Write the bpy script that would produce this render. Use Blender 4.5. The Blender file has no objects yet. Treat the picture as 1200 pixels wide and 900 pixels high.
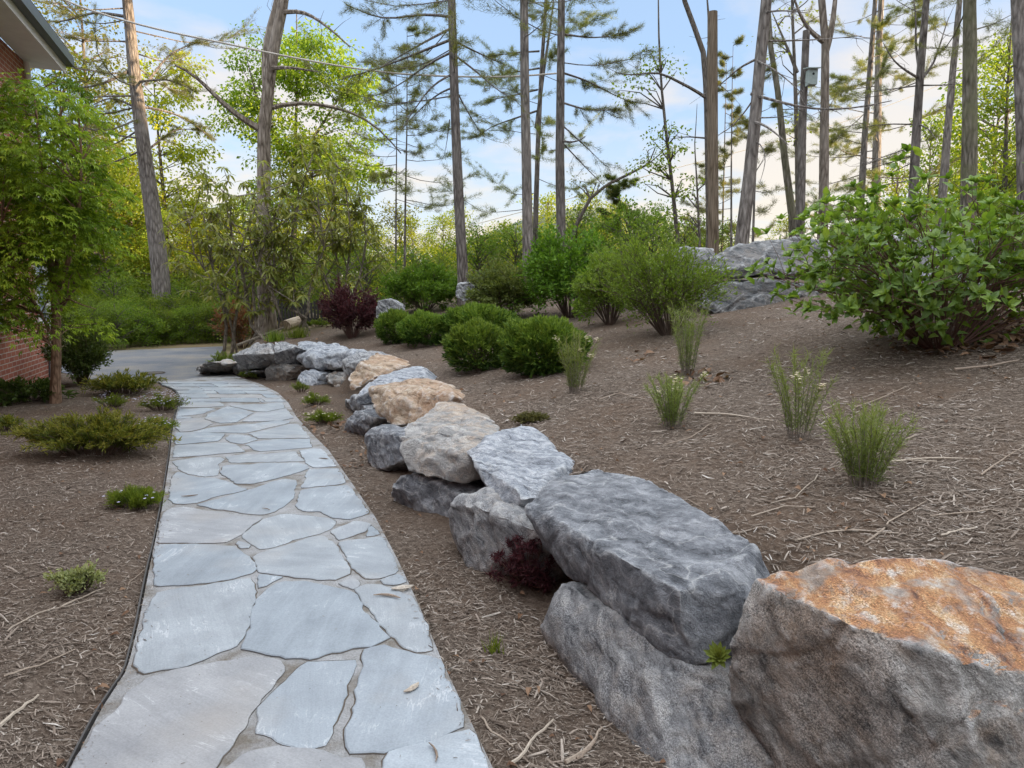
import bpy, bmesh, math, random
import numpy as np
from mathutils import Vector, noise

random.seed(11)
rng = np.random.default_rng(11)
SC = bpy.context.scene
COL = SC.collection
R = math.radians

# ------------------------------------------------------------------ camera
PITCH, FPX, CAMZ = 7.5, 832.0, 1.5
cam_d = bpy.data.cameras.new('camera')
cam_d.sensor_width = 36.0
cam_d.lens = FPX / 1200.0 * 36.0
cam_d.clip_start = 0.05
cam_d.clip_end = 3000.0
cam = bpy.data.objects.new('camera', cam_d)
COL.objects.link(cam)
cam.location = (0, 0, CAMZ)
cam.rotation_euler = (R(90 - PITCH), 0, 0)
SC.camera = cam

# ------------------------------------------------------------------ sky, sun, exposure
SUN_AZ, SUN_EL = 100.0, 11.0            # degrees to the right of the view axis, above the horizon
SC.view_settings.view_transform = 'Standard'
SC.view_settings.look = 'None'
SC.view_settings.gamma = 1.0
SC.view_settings.use_curve_mapping = False
SC.view_settings.exposure = 1.72
world = bpy.data.worlds.new('World')
SC.world = world
world.use_nodes = True


def N(nt, kind, ins=None, **props):
    n = nt.nodes.new(kind)
    for k, v in props.items():
        setattr(n, k, v)
    for k, v in (ins or {}).items():
        s = n.inputs[k]
        if isinstance(v, bpy.types.NodeSocket):
            nt.links.new(v, s)
        else:
            s.default_value = v
    return n


def ramp(nt, fac, stops, interp='LINEAR'):
    n = nt.nodes.new('ShaderNodeValToRGB')
    n.color_ramp.interpolation = interp
    while len(n.color_ramp.elements) > 1:
        n.color_ramp.elements.remove(n.color_ramp.elements[-1])
    for i, (p, c) in enumerate(stops):
        e = n.color_ramp.elements[0] if i == 0 else n.color_ramp.elements.new(p)
        e.position = p
        e.color = (*c, 1) if len(c) == 3 else c
    nt.links.new(fac, n.inputs[0])
    return n.outputs[0]


def mth(nt, op, a, b=None, c=None, clamp=False):
    n = nt.nodes.new('ShaderNodeMath')
    n.operation = op
    n.use_clamp = clamp
    for i, v in enumerate((a, b, c)):
        if v is None:
            continue
        if isinstance(v, bpy.types.NodeSocket):
            nt.links.new(v, n.inputs[i])
        else:
            n.inputs[i].default_value = v
    return n.outputs[0]


def mixc(nt, fac, a, b, blend='MIX'):
    n = nt.nodes.new('ShaderNodeMix')
    n.data_type = 'RGBA'
    n.blend_type = blend
    for s, v in ((n.inputs['Factor'], fac), (n.inputs[6], a), (n.inputs[7], b)):
        if isinstance(v, bpy.types.NodeSocket):
            nt.links.new(v, s)
        elif s.type == 'RGBA':
            s.default_value = (*v, 1) if len(v) == 3 else v
        else:
            s.default_value = v
    return n.outputs[2]


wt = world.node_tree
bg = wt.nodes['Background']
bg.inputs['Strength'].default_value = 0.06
sky = N(wt, 'ShaderNodeTexSky', sky_type='NISHITA')
sky.sun_disc = False
sky.sun_elevation = R(SUN_EL)
sky.sun_rotation = R(SUN_AZ)
sky.altitude = 700
sky.air_density = 1.0
sky.dust_density = 0.6
sky.ozone_density = 1.5
tc = N(wt, 'ShaderNodeTexCoord')
sep = N(wt, 'ShaderNodeSeparateXYZ', {0: tc.outputs['Generated']})
dx, dy, dz = sep.outputs
# direction flattened on to a cloud deck so that clouds bunch up towards the horizon
den = mth(wt, 'ADD', mth(wt, 'MAXIMUM', dz, 0.0), 0.16)
cx = mth(wt, 'DIVIDE', dx, den)
cy = mth(wt, 'DIVIDE', dy, den)
cv = N(wt, 'ShaderNodeCombineXYZ', {0: cx, 1: cy, 2: 0.3})
cn = N(wt, 'ShaderNodeTexNoise', {'Vector': cv.outputs[0], 'Scale': 1.15, 'Detail': 8.0, 'Roughness': 0.55, 'Distortion': 0.25})
low = mth(wt, 'SUBTRACT', 1.0, mth(wt, 'MULTIPLY', dz, 3.4), clamp=True)         # 1 at the horizon
high = mth(wt, 'MULTIPLY', mth(wt, 'SUBTRACT', dz, 0.40), 3.0, clamp=True)       # more cloud added overhead, out of view, for soft light
bias = mth(wt, 'ADD', mth(wt, 'MULTIPLY', dx, 0.09), mth(wt, 'MULTIPLY', mth(wt, 'POWER', low, 2.0), 0.14))
bias = mth(wt, 'ADD', bias, mth(wt, 'MULTIPLY', high, 0.16))
cf = mth(wt, 'ADD', cn.outputs[0], bias)
cf = mth(wt, 'MULTIPLY', mth(wt, 'SUBTRACT', cf, 0.475), 6.0, clamp=True)
warm = mixc(wt, low, (4.7, 4.5, 4.4), (5.6, 4.95, 4.0))
hz = mth(wt, 'POWER', low, 1.9)
skyb = mixc(wt, 1.0, sky.outputs[0], (2.1, 2.05, 2.1), 'MULTIPLY')
skyb = mixc(wt, 0.75, skyb, (2.5, 3.45, 4.9))
skyh = mixc(wt, mth(wt, 'MULTIPLY', hz, 0.8), skyb, (5.4, 4.85, 4.0))
vis = mixc(wt, mth(wt, 'MULTIPLY', cf, 0.9), skyh, warm)
# even bright zone added overhead, out of view, to light the garden
overhead_fill = mth(wt, 'MULTIPLY', mth(wt, 'SUBTRACT', dz, 0.37), 4.0, clamp=True)
wt.links.new(mixc(wt, overhead_fill, vis, (13.6, 14.3, 15.4)), bg.inputs['Color'])

sun_d = bpy.data.lights.new('sun', 'SUN')
sun_d.energy = 5.0
sun_d.angle = R(0.5)
sun_d.color = (1.0, 0.74, 0.46)
sun = bpy.data.objects.new('sun', sun_d)
COL.objects.link(sun)
sdir = Vector((math.sin(R(SUN_AZ)) * math.cos(R(SUN_EL)), math.cos(R(SUN_AZ)) * math.cos(R(SUN_EL)), math.sin(R(SUN_EL))))
sun.rotation_euler = (-sdir).to_track_quat('-Z', 'Y').to_euler()
sun.location = (30, 5, 40)

# ------------------------------------------------------------------ projection helpers (plan layout from the photograph)
cp, sp = math.cos(R(PITCH)), math.sin(R(PITCH))


def ray(u, v):
    a, b = (u - 600) / FPX, (450 - v) / FPX
    return np.array((a, cp + b * sp, -sp + b * cp))


def PZ(u, v, z):
    d = ray(u, v)
    t = (z - CAMZ) / d[2]
    return d * t + (0, 0, CAMZ)


def PY(u, v, y):
    d = ray(u, v)
    return d * (y / d[1]) + (0, 0, CAMZ)


# ------------------------------------------------------------------ terrain
WALL = np.array([(1.3, 0.2), (0.98, 1.45), (0.72, 2.07), (0.12, 3.06), (-.80, 4.9), (-1.55, 7.2), (-2.3, 9.3), (-3.15, 11.0), (-4.1, 11.9), (-5.1, 12.9), (-5.6, 13.7), (-6.6, 17), (-8.5, 22)])
PL = [(75, 930), (88, 900), (118, 840), (150, 790), (163, 735), (176, 668), (184, 630), (190, 600), (196, 560), (199, 540), (202, 510), (205, 492), (210, 476), (211, 466), (204, 456), (186, 449)]
PR = [(590, 935), (574, 900), (520, 785), (490, 712), (466, 660), (440, 610), (417, 576), (385, 530), (363, 508), (347, 490), (338, 474), (326, 462), (306, 452), (285, 445), (272, 440)]
PLW = np.array([PZ(u, v, 0)[:2] for u, v in PL])
PRW = np.array([PZ(u, v, 0)[:2] for u, v in PR])
_e = np.array([(-1.28, -1.5), (-1.24, 0.5)])
_f = np.array([(0.02, -1.5), (0.0, 0.5)])
PLW = np.vstack([_e, PLW])
PRW = np.vstack([_f, PRW])
PATH_POLY = np.vstack([PLW, PRW[::-1]])
DRIVE = np.array([(-5.85, 11.6), (-4.92, 12.62), (-5.55, 13.4), (-6.3, 15.0), (-7.0, 17.0), (-7.8, 19.2), (-10.2, 17.7), (-20, 15.4), (-40, 8), (-40, 3), (-20, 9.5), (-8.6, 13.3), (-7.2, 12.0)])


def in_poly(x, y, poly):
    x = np.asarray(x, float); y = np.asarray(y, float)
    ins = np.zeros(x.shape, bool)
    px, py = poly[:, 0], poly[:, 1]
    j = len(poly) - 1
    for i in range(len(poly)):
        c = (py[i] > y) != (py[j] > y)
        with np.errstate(divide='ignore', invalid='ignore'):
            ins ^= c & (x < (px[j] - px[i]) * (y - py[i]) / (py[j] - py[i] + 1e-12) + px[i])
        j = i
    return ins


def seg_dist(x, y, line, closed=False):
    x = np.asarray(x, float); y = np.asarray(y, float)
    best = np.full(x.shape, 1e9)
    n = len(line)
    for i in range(n if closed else n - 1):
        a, b = line[i], line[(i + 1) % n]
        d = b - a
        t = np.clip(((x - a[0]) * d[0] + (y - a[1]) * d[1]) / (d @ d), 0, 1)
        best = np.minimum(best, np.hypot(x - a[0] - t * d[0], y - a[1] - t * d[1]))
    return best


def sstep(x, a, b):
    t = np.clip((x - a) / (b - a), 0, 1)
    return t * t * (3 - 2 * t)


WALL_POLY = np.vstack([WALL, [(-8.5, 300), (300, 300), (300, -60), (1.3, -60)]])


def wnoise(x, y, s, seed=0):
    """cheap smooth pseudo noise"""
    r = np.zeros(np.shape(x))
    g = np.random.default_rng(100 + seed)
    for k in range(5):
        a = g.uniform(0, 6.28); f = s * g.uniform(.6, 1.7); ph = g.uniform(0, 6.28)
        r = r + np.sin((x * np.cos(a) + y * np.sin(a)) * f + ph + 1.3 * np.sin((x * np.sin(a) - y * np.cos(a)) * f * .6 + ph * 2))
    return r / 5


def TH(x, y):
    x = np.asarray(x, float); y = np.asarray(y, float)
    s = seg_dist(x, y, WALL) * np.where(in_poly(x, y, WALL_POLY), 1, -1)
    k = np.where(x < -2.0, np.clip(1 - (-2.0 - x) * .13, .45, 1), 1.0)          # the bed gets lower towards the drive
    up = sstep(s, .26, .62) * .44 + np.maximum(s - .35, 0) * .185 * k
    up = np.where(up > 1.3, 1.3 + .62 * (1 - np.exp(-(up - 1.3) / .62)), up)     # crest
    far = np.maximum(y - 21 - .1 * np.abs(x), 0)
    up = up - np.minimum(far * .16, 9.0)
    up = up * 1.0
    # unseen ridge added on the right, shaped to cast shade over the garden
    up = up + 15 * np.exp(-((x - 34) / 10) ** 2) * (1 - sstep(y, 12.5, 18)) * sstep(x, 8, 20)
    n = .035 * wnoise(x, y, 1.7, 1) + .018 * wnoise(x, y, 5.0, 2) + .010 * wnoise(x, y, 14.0, 3)
    pd = np.where(in_poly(x, y, PATH_POLY), 0, seg_dist(x, y, PATH_POLY, True))
    dd = np.where(in_poly(x, y, DRIVE), 0, seg_dist(x, y, DRIVE, True))
    m = sstep(np.minimum(pd, dd), 0, .45)
    z = up * np.where(s > 0, 1, sstep(np.minimum(pd, dd), 0, .1)) + (n + .028) * m
    z = np.where(pd <= 0, -.03, z)
    z = np.where(dd <= 0, -.03, z)
    return z


def PT(u, v, tmax=60):
    """where the line of sight through a photo pixel meets the terrain"""
    d = ray(u, v)
    ts = np.linspace(1.2, tmax, 3000)
    p = d[None] * ts[:, None]
    h = TH(p[:, 0], p[:, 1]) - (p[:, 2] + CAMZ)
    i = np.argmax(h > 0)
    if h[i] <= 0:
        i = len(ts) - 1
    q = p[i] + (0, 0, CAMZ)
    q[2] = float(TH(q[0], q[1]))
    return q


# ------------------------------------------------------------------ geometry helpers
def unit(a):
    a = np.asarray(a, float)
    return a / (np.linalg.norm(a, axis=-1, keepdims=True) + 1e-9)


class Geo:
    def __init__(s):
        s.v, s.f4, s.f3, s.r4, s.r3, s.m4, s.m3, s.n = [], [], [], [], [], [], [], 0

    def add(s, V, Q=None, T=None, r=0.5, m=0):
        V = np.asarray(V, float)
        s.v.append(V)
        if Q is not None and len(Q):
            Q = np.asarray(Q, int); s.f4.append(Q + s.n)
            s.r4.append(np.broadcast_to(r, (len(Q),)).astype(float)); s.m4.append(np.full(len(Q), m))
        if T is not None and len(T):
            T = np.asarray(T, int); s.f3.append(T + s.n)
            s.r3.append(np.broadcast_to(r, (len(T),)).astype(float)); s.m3.append(np.full(len(T), m))
        s.n += len(V)

    def tube(s, pts, rad, n=6, r=0.5, m=0, rough=0.0, cap=True):
        pts = np.asarray(pts, float); k = len(pts)
        rad = np.broadcast_to(rad, (k,))
        t = np.zeros_like(pts); t[1:-1] = pts[2:] - pts[:-2]; t[0] = pts[1] - pts[0]; t[-1] = pts[-1] - pts[-2]
        t = unit(t)
        ref = np.array((0.31, 0.2, 0.93)) if abs(t[0][2]) < .8 else np.array((.9, .4, .1))
        a = unit(np.cross(t, ref)); b = np.cross(t, a)
        th = np.arange(n) * 2 * math.pi / n
        rr = rad[:, None] * (1 + rough * (rng.random((k, n)) - .5))
        V = pts[:, None] + rr[..., None] * (a[:, None] * np.cos(th)[None, :, None] + b[:, None] * np.sin(th)[None, :, None])
        V = V.reshape(-1, 3)
        i = np.arange(k - 1)[:, None] * n; j = np.arange(n)[None]
        Q = np.stack([i + j, i + (j + 1) % n, i + n + (j + 1) % n, i + n + j], -1).reshape(-1, 4)
        T = None
        if cap:
            V = np.vstack([V, pts[:1], pts[-1:]])
            c0, c1 = k * n, k * n + 1
            T = [(c0, (q + 1) % n, q) for q in range(n)] + [(c1, (k - 1) * n + q, (k - 1) * n + (q + 1) % n) for q in range(n)]
        s.add(V, Q, T, r, m)

    def box(s, x0, x1, y0, y1, z0, z1, m=0, M=None, r=.5):
        V = np.array([(x, y, z) for z in (z0, z1) for y in (y0, y1) for x in (x0, x1)], float)
        if M is not None:
            V = V @ M[0].T + M[1]
        s.add(V, [(0, 2, 3, 1), (4, 5, 7, 6), (0, 1, 5, 4), (2, 6, 7, 3), (0, 4, 6, 2), (1, 3, 7, 5)], r=r, m=m)

    def leaves(s, P, D, Nn, L, W, r=None, fold=.18, droop=.12, m=0):
        """one folded diamond per leaf"""
        P = np.asarray(P, float); n = len(P)
        if n == 0:
            return
        D = unit(D); S = unit(np.cross(D, Nn)); U = np.cross(S, D)
        L = np.broadcast_to(L, (n,))[:, None]; W = np.broadcast_to(W, (n,))[:, None]
        mid = P + D * L * .42
        V = np.stack([P, mid + S * W * .5 + U * W * fold, P + D * L - U * L * droop, mid - S * W * .5 + U * W * fold], 1).reshape(-1, 3)
        Q = np.arange(n * 4).reshape(n, 4)
        s.add(V, Q, r=rng.random(n) if r is None else r, m=m)

    def bigleaves(s, P, D, Nn, L, W, r=None, fold=.16, droop=.25, m=0):
        P = np.asarray(P, float); n = len(P)
        if n == 0:
            return
        D = unit(D); S = unit(np.cross(D, Nn)); U = np.cross(S, D)
        L = np.broadcast_to(L, (n,))[:, None]; W = np.broadcast_to(W, (n,))[:, None]
        m1 = P + D * L * .33 + U * L * .03
        m2 = P + D * L * .68 - U * L * droop * .35
        tip = P + D * L * .98 - U * L * droop
        f = U * W * fold
        V = np.stack([P, m1 + S * W * .5 + f, m1, m1 - S * W * .5 + f, m2 + S * W * .38 + f * .7, m2, m2 - S * W * .38 + f * .7, tip], 1).reshape(-1, 3)
        o = (np.arange(n) * 8)[:, None]
        T = np.stack([o + np.array(t) for t in ((0, 1, 2), (0, 2, 3), (4, 7, 5), (5, 7, 6))], 1).reshape(-1, 3)
        Q = np.stack([o + np.array(t) for t in ((1, 4, 5, 2), (2, 5, 6, 3))], 1).reshape(-1, 4)
        rr = rng.random(n) if r is None else np.broadcast_to(r, (n,))
        s.v.append(V)
        s.f3.append(T + s.n); s.r3.append(np.repeat(rr, 4)); s.m3.append(np.full(len(T), m))
        s.f4.append(Q + s.n); s.r4.append(np.repeat(rr, 2)); s.m4.append(np.full(len(Q), m))
        s.n += len(V)

    def blades(s, P, D, L, W, r=None, m=0):
        """needle / grass triangles"""
        P = np.asarray(P, float); n = len(P)
        if n == 0:
            return
        D = unit(D); S = unit(np.cross(D, rng.normal(size=(n, 3))))
        L = np.broadcast_to(L, (n,))[:, None]; W = np.broadcast_to(W, (n,))[:, None]
        V = np.stack([P - S * W * .5, P + S * W * .5, P + D * L], 1).reshape(-1, 3)
        s.add(V, T=np.arange(n * 3).reshape(n, 3), r=rng.random(n) if r is None else r, m=m)

    def merge(s, o, m):
        V = np.vstack(o.v)
        for F, r in zip(o.f4, o.r4): s.f4.append(F + s.n); s.r4.append(r); s.m4.append(np.full(len(F), m))
        for F, r in zip(o.f3, o.r3): s.f3.append(F + s.n); s.r3.append(r); s.m3.append(np.full(len(F), m))
        s.v.append(V); s.n += len(V)

    def build(s, name, mats, parent=None, smooth=False, origin=None):
        V = np.vstack(s.v)
        if parent is not None and origin is None:
            origin = np.array(parent.location)
            pp = parent.parent
            while pp is not None:
                origin = origin + np.array(pp.location); pp = pp.parent
        if origin is not None:
            V = V - np.asarray(origin)
        me = bpy.data.meshes.new(name)
        me.vertices.add(len(V)); me.vertices.foreach_set('co', V.astype(np.float32).ravel())
        F4 = np.vstack(s.f4) if s.f4 else np.zeros((0, 4), int)
        F3 = np.vstack(s.f3) if s.f3 else np.zeros((0, 3), int)
        loops = np.concatenate([F4.ravel(), F3.ravel()]).astype(np.int32)
        tot = np.concatenate([np.full(len(F4), 4), np.full(len(F3), 3)]).astype(np.int32)
        st = np.concatenate([[0], np.cumsum(tot)[:-1]]).astype(np.int32)
        me.loops.add(len(loops)); me.loops.foreach_set('vertex_index', loops)
        me.polygons.add(len(tot)); me.polygons.foreach_set('loop_start', st)
        me.polygons.foreach_set('material_index', np.concatenate(s.m4 + s.m3).astype(np.int32))
        me.polygons.foreach_set('use_smooth', np.full(len(tot), bool(smooth)))
        me.update(calc_edges=True)
        at = me.attributes.new('rnd', 'FLOAT', 'FACE')
        at.data.foreach_set('value', np.concatenate(s.r4 + s.r3).astype(np.float32))
        for mt in (mats if isinstance(mats, (list, tuple)) else [mats]):
            me.materials.append(mt)
        ob = bpy.data.objects.new(name, me)
        COL.objects.link(ob)
        if parent is not None:
            ob.parent = parent
        elif origin is not None:
            ob.location = origin
        return ob


def tag(o, label=None, cat=None, group=None, kind=None):
    if label: o['label'] = label
    if cat: o['category'] = cat
    if group: o['group'] = group
    if kind: o['kind'] = kind
    return o


def thing(name, loc, label, cat, group=None):
    o = bpy.data.objects.new(name, None)
    COL.objects.link(o)
    o.empty_display_size = .1
    o.location = tuple(float(c) for c in loc)
    return tag(o, label, cat, group)


def copy_tree(o, parent=None):
    c = o.copy(); COL.objects.link(c)
    if parent is not None: c.parent = parent
    for ch in o.children:
        copy_tree(ch, c)
    return c


# ------------------------------------------------------------------ materials
def mat(name):
    m = bpy.data.materials.new(name); m.use_nodes = True
    nt = m.node_tree
    return m, nt, nt.nodes['Principled BSDF'], nt.nodes['Material Output']


def leaf_mat(name, cols, trans=.38, rough=.55, tcol=None, spec=.22):
    m, nt, b, out = mat(name)
    at = N(nt, 'ShaderNodeAttribute', attribute_name='rnd')
    k = len(cols)
    cols = [(a * 1.25, g_ * 1.08, b_2 * .72) if g_ > a else (a, g_, b_2) for a, g_, b_2 in cols]
    c = ramp(nt, at.outputs['Fac'], [(i / (k - 1), x) for i, x in enumerate(cols)])
    oi = N(nt, 'ShaderNodeObjectInfo')
    hv = N(nt, 'ShaderNodeHueSaturation', {'Hue': mth(nt, 'ADD', .488, mth(nt, 'MULTIPLY', oi.outputs['Random'], .024)),
                                          'Value': mth(nt, 'ADD', .85, mth(nt, 'MULTIPLY', oi.outputs['Random'], .3)), 'Color': c})
    c = hv.outputs[0]
    nt.links.new(c, b.inputs['Base Color'])
    b.inputs['Roughness'].default_value = rough
    b.inputs['Specular IOR Level'].default_value = spec
    tr = N(nt, 'ShaderNodeBsdfTranslucent', {'Color': mixc(nt, 1.0, c, tcol or (1.5, 1.5, .7), 'MULTIPLY')})
    mx = N(nt, 'ShaderNodeMixShader', {0: trans, 1: b.outputs[0], 2: tr.outputs[0]})
    nt.links.new(mx.outputs[0], out.inputs[0])
    return m


def bark_mat(name, c1, c2, c3, sc=9, zs=.22, bump=.6, moss=0.0):
    m, nt, b, out = mat(name)
    tcn = N(nt, 'ShaderNodeTexCoord')
    mp = N(nt, 'ShaderNodeMapping', {'Vector': tcn.outputs['Object'], 'Scale': (1, 1, zs)})
    n1 = N(nt, 'ShaderNodeTexNoise', {'Vector': mp.outputs[0], 'Scale': sc * 2.2, 'Detail': 6.0, 'Roughness': .65})
    n2 = N(nt, 'ShaderNodeTexVoronoi', {'Vector': mp.outputs[0], 'Scale': sc * 1.6}, feature='DISTANCE_TO_EDGE')
    n3 = N(nt, 'ShaderNodeTexNoise', {'Vector': tcn.outputs['Object'], 'Scale': 1.3, 'Detail': 4.0})
    f = mth(nt, 'ADD', mth(nt, 'MULTIPLY', n1.outputs[0], .75), mth(nt, 'MULTIPLY', n2.outputs[0], .9))
    c = ramp(nt, f, [(.30, tuple(x * .7 for x in c1)), (.52, c2), (.78, tuple(x * 1.12 for x in c3))])
    c = mixc(nt, mth(nt, 'MULTIPLY', ramp(nt, n3.outputs[0], [(.45, (0, 0, 0)), (.65, (1, 1, 1))]), .55), c, c3)
    if moss:
        c = mixc(nt, mth(nt, 'MULTIPLY', ramp(nt, n3.outputs[0], [(.42, (0, 0, 0)), (.62, (1, 1, 1))]), moss), c, (.13, .14, .05))
    nt.links.new(c, b.inputs['Base Color'])
    b.inputs['Roughness'].default_value = .9
    b.inputs['Specular IOR Level'].default_value = .15
    bp = N(nt, 'ShaderNodeBump', {'Strength': min(1, bump * 1.5), 'Distance': .05, 'Height': f})
    nt.links.new(bp.outputs[0], b.inputs['Normal'])
    return m


def rock_mat(name, dark, mid, light, strata=(0.3, .2, 1.0), sfreq=9.0, rust=0.0, rustcol=(.42, .17, .05), rusttop=0.0, speck=.5, vein=.25, white=0.0):
    m, nt, b, out = mat(name)
    tcn = N(nt, 'ShaderNodeTexCoord')
    P = tcn.outputs['Object']
    geo = N(nt, 'ShaderNodeNewGeometry')
    n0 = N(nt, 'ShaderNodeTexNoise', {'Vector': P, 'Scale': 2.3, 'Detail': 5.0, 'Roughness': .6})
    wob = N(nt, 'ShaderNodeVectorMath', {0: n0.outputs['Color'], 1: (.35, .35, .35)}, operation='MULTIPLY')
    pw = N(nt, 'ShaderNodeVectorMath', {0: P, 1: wob.outputs[0]}, operation='ADD')
    sd = Vector(strata).normalized()
    hgt = N(nt, 'ShaderNodeVectorMath', {0: pw.outputs[0], 1: tuple(sd)}, operation='DOT_PRODUCT')
    sv = N(nt, 'ShaderNodeCombineXYZ', {0: mth(nt, 'MULTIPLY', hgt.outputs['Value'], sfreq)})
    pv = N(nt, 'ShaderNodeVectorMath', {0: P, 1: (2.6, 2.6, 2.6)}, operation='MULTIPLY')
    sv2 = N(nt, 'ShaderNodeVectorMath', {0: sv.outputs[0], 1: pv.outputs[0]}, operation='ADD')
    ns = N(nt, 'ShaderNodeTexNoise', {'Vector': sv2.outputs[0], 'Scale': 2.2, 'Detail': 7.0, 'Roughness': .68})
    nf = N(nt, 'ShaderNodeTexNoise', {'Vector': P, 'Scale': 190.0, 'Detail': 3.0, 'Roughness': .75})
    nm = N(nt, 'ShaderNodeTexNoise', {'Vector': P, 'Scale': 17.0, 'Detail': 6.0, 'Roughness': .7})
    npz = N(nt, 'ShaderNodeTexNoise', {'Vector': P, 'Scale': 6.0, 'Detail': 4.0, 'Roughness': .6})
    f = mth(nt, 'ADD', mth(nt, 'MULTIPLY', ns.outputs[0], .62), mth(nt, 'MULTIPLY', nm.outputs[0], .38))
    c = ramp(nt, f, [(.37, dark), (.49, mid), (.61, light)])
    if rust:
        rm = ramp(nt, mth(nt, 'ADD', mth(nt, 'MULTIPLY', n0.outputs[0], .55), mth(nt, 'MULTIPLY', nm.outputs[0], .45)), [(.5 - .12 * rust, (0, 0, 0)), (.62 - .05 * rust, (1, 1, 1))])
        rc = mixc(nt, nm.outputs[0], (rustcol[0] * .55, rustcol[1] * .55, rustcol[2] * .6), (rustcol[0] * 1.15, rustcol[1] * 1.3, rustcol[2] * 1.6))
        c = mixc(nt, mth(nt, 'MULTIPLY', rm, min(.8, .35 + .5 * rust)), c, rc)
    if rusttop:
        nz = N(nt, 'ShaderNodeSeparateXYZ', {0: geo.outputs['True Normal']})
        tm = mth(nt, 'ADD', mth(nt, 'MULTIPLY', nz.outputs[2], 1.3), mth(nt, 'MULTIPLY', nm.outputs[0], .55))
        tm = mth(nt, 'MULTIPLY', mth(nt, 'SUBTRACT', tm, 1.18), 4.0, clamp=True)
        pale = ramp(nt, mth(nt, 'ADD', mth(nt, 'MULTIPLY', ns.outputs[0], .45), mth(nt, 'ADD', mth(nt, 'MULTIPLY', nm.outputs[0], .35), mth(nt, 'MULTIPLY', nf.outputs[0], .2))), [(.535, (0, 0, 0)), (.60, (1, 1, 1))])
        oc = ramp(nt, ns.outputs[0], [(.37, (.22, .095, .05)), (.5, (.37, .18, .075)), (.62, (.46, .29, .14))])
        tm = mth(nt, 'MULTIPLY', tm, ramp(nt, npz.outputs[0], [(.36, (.15, .15, .15)), (.46, (1, 1, 1))]))
        oc = mixc(nt, mth(nt, 'MULTIPLY', pale, .75), oc, (.50, .46, .42))
        c = mixc(nt, mth(nt, 'MULTIPLY', tm, rusttop), c, oc)
    sk = ramp(nt, nf.outputs[0], [(.39, (.25, .25, .26)), (.5, (1, 1, 1)), (.63, (2.0, 2.0, 2.0))])
    pm = ramp(nt, npz.outputs[0], [(.40, (.25, .25, .25)), (.58, (1, 1, 1))])
    c = mixc(nt, mth(nt, 'MULTIPLY', pm, speck), c, sk, 'MULTIPLY')
    # pale scuffed patches and dark mineral bands
    sc_ = ramp(nt, mth(nt, 'ADD', mth(nt, 'MULTIPLY', npz.outputs[0], .5), mth(nt, 'MULTIPLY', nm.outputs[0], .5)), [(.555, (0, 0, 0)), (.60, (1, 1, 1))])
    c = mixc(nt, mth(nt, 'MULTIPLY', sc_, .24), c, light)
    bd = ramp(nt, ns.outputs[0], [(.34, (.5, .5, .52)), (.42, (1, 1, 1))])
    c = mixc(nt, .8, c, bd, 'MULTIPLY')
    vn = N(nt, 'ShaderNodeTexNoise', {'Vector': pw.outputs[0], 'Scale': 2.3, 'Detail': 2.0, 'Roughness': .45, 'Distortion': .25})
    vv = mth(nt, 'ABSOLUTE', mth(nt, 'SUBTRACT', vn.outputs[0], .5))
    vm = ramp(nt, vv, [(0.0, (1, 1, 1)), (.005, (0, 0, 0))])
    c = mixc(nt, mth(nt, 'MULTIPLY', mth(nt, 'MULTIPLY', vm, vein), mth(nt, 'MULTIPLY', npz.outputs[0], 1.7, clamp=True)), c, (.62, .62, .60))
    pt = ramp(nt, mth(nt, 'ADD', geo.outputs['Pointiness'], mth(nt, 'MULTIPLY', mth(nt, 'SUBTRACT', nm.outputs[0], .5), .10)), [(.515, (0, 0, 0)), (.57, (1, 1, 1))])
    c = mixc(nt, mth(nt, 'MULTIPLY', pt, .55 + white), c, (.60, .61, .61))

    nt.links.new(c, b.inputs['Base Color'])
    b.inputs['Roughness'].default_value = .78
    b.inputs['Specular IOR Level'].default_value = .35
    h = mth(nt, 'ADD', mth(nt, 'MULTIPLY', ns.outputs[0], 1.0), mth(nt, 'ADD', mth(nt, 'MULTIPLY', nm.outputs[0], .7), mth(nt, 'MULTIPLY', nf.outputs[0], .18)))
    bp = N(nt, 'ShaderNodeBump', {'Strength': 1.0, 'Distance': .03, 'Height': h})
    nt.links.new(bp.outputs[0], b.inputs['Normal'])
    return m


def plain(name, c, rough=.7, var=.15, sc=6, metal=0.0, bump=0.0):
    m, nt, b, out = mat(name)
    tcn = N(nt, 'ShaderNodeTexCoord')
    n1 = N(nt, 'ShaderNodeTexNoise', {'Vector': tcn.outputs['Object'], 'Scale': sc, 'Detail': 5.0, 'Roughness': .6})
    lo = tuple(x * (1 - var) for x in c); hi = tuple(min(1, x * (1 + var)) for x in c)
    nt.links.new(ramp(nt, n1.outputs[0], [(.3, lo), (.7, hi)]), b.inputs['Base Color'])
    b.inputs['Roughness'].default_value = rough
    b.inputs['Metallic'].default_value = metal
    if bump:
        bp = N(nt, 'ShaderNodeBump', {'Strength': bump, 'Distance': .02, 'Height': n1.outputs[0]})
        nt.links.new(bp.outputs[0], b.inputs['Normal'])
    return m


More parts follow.
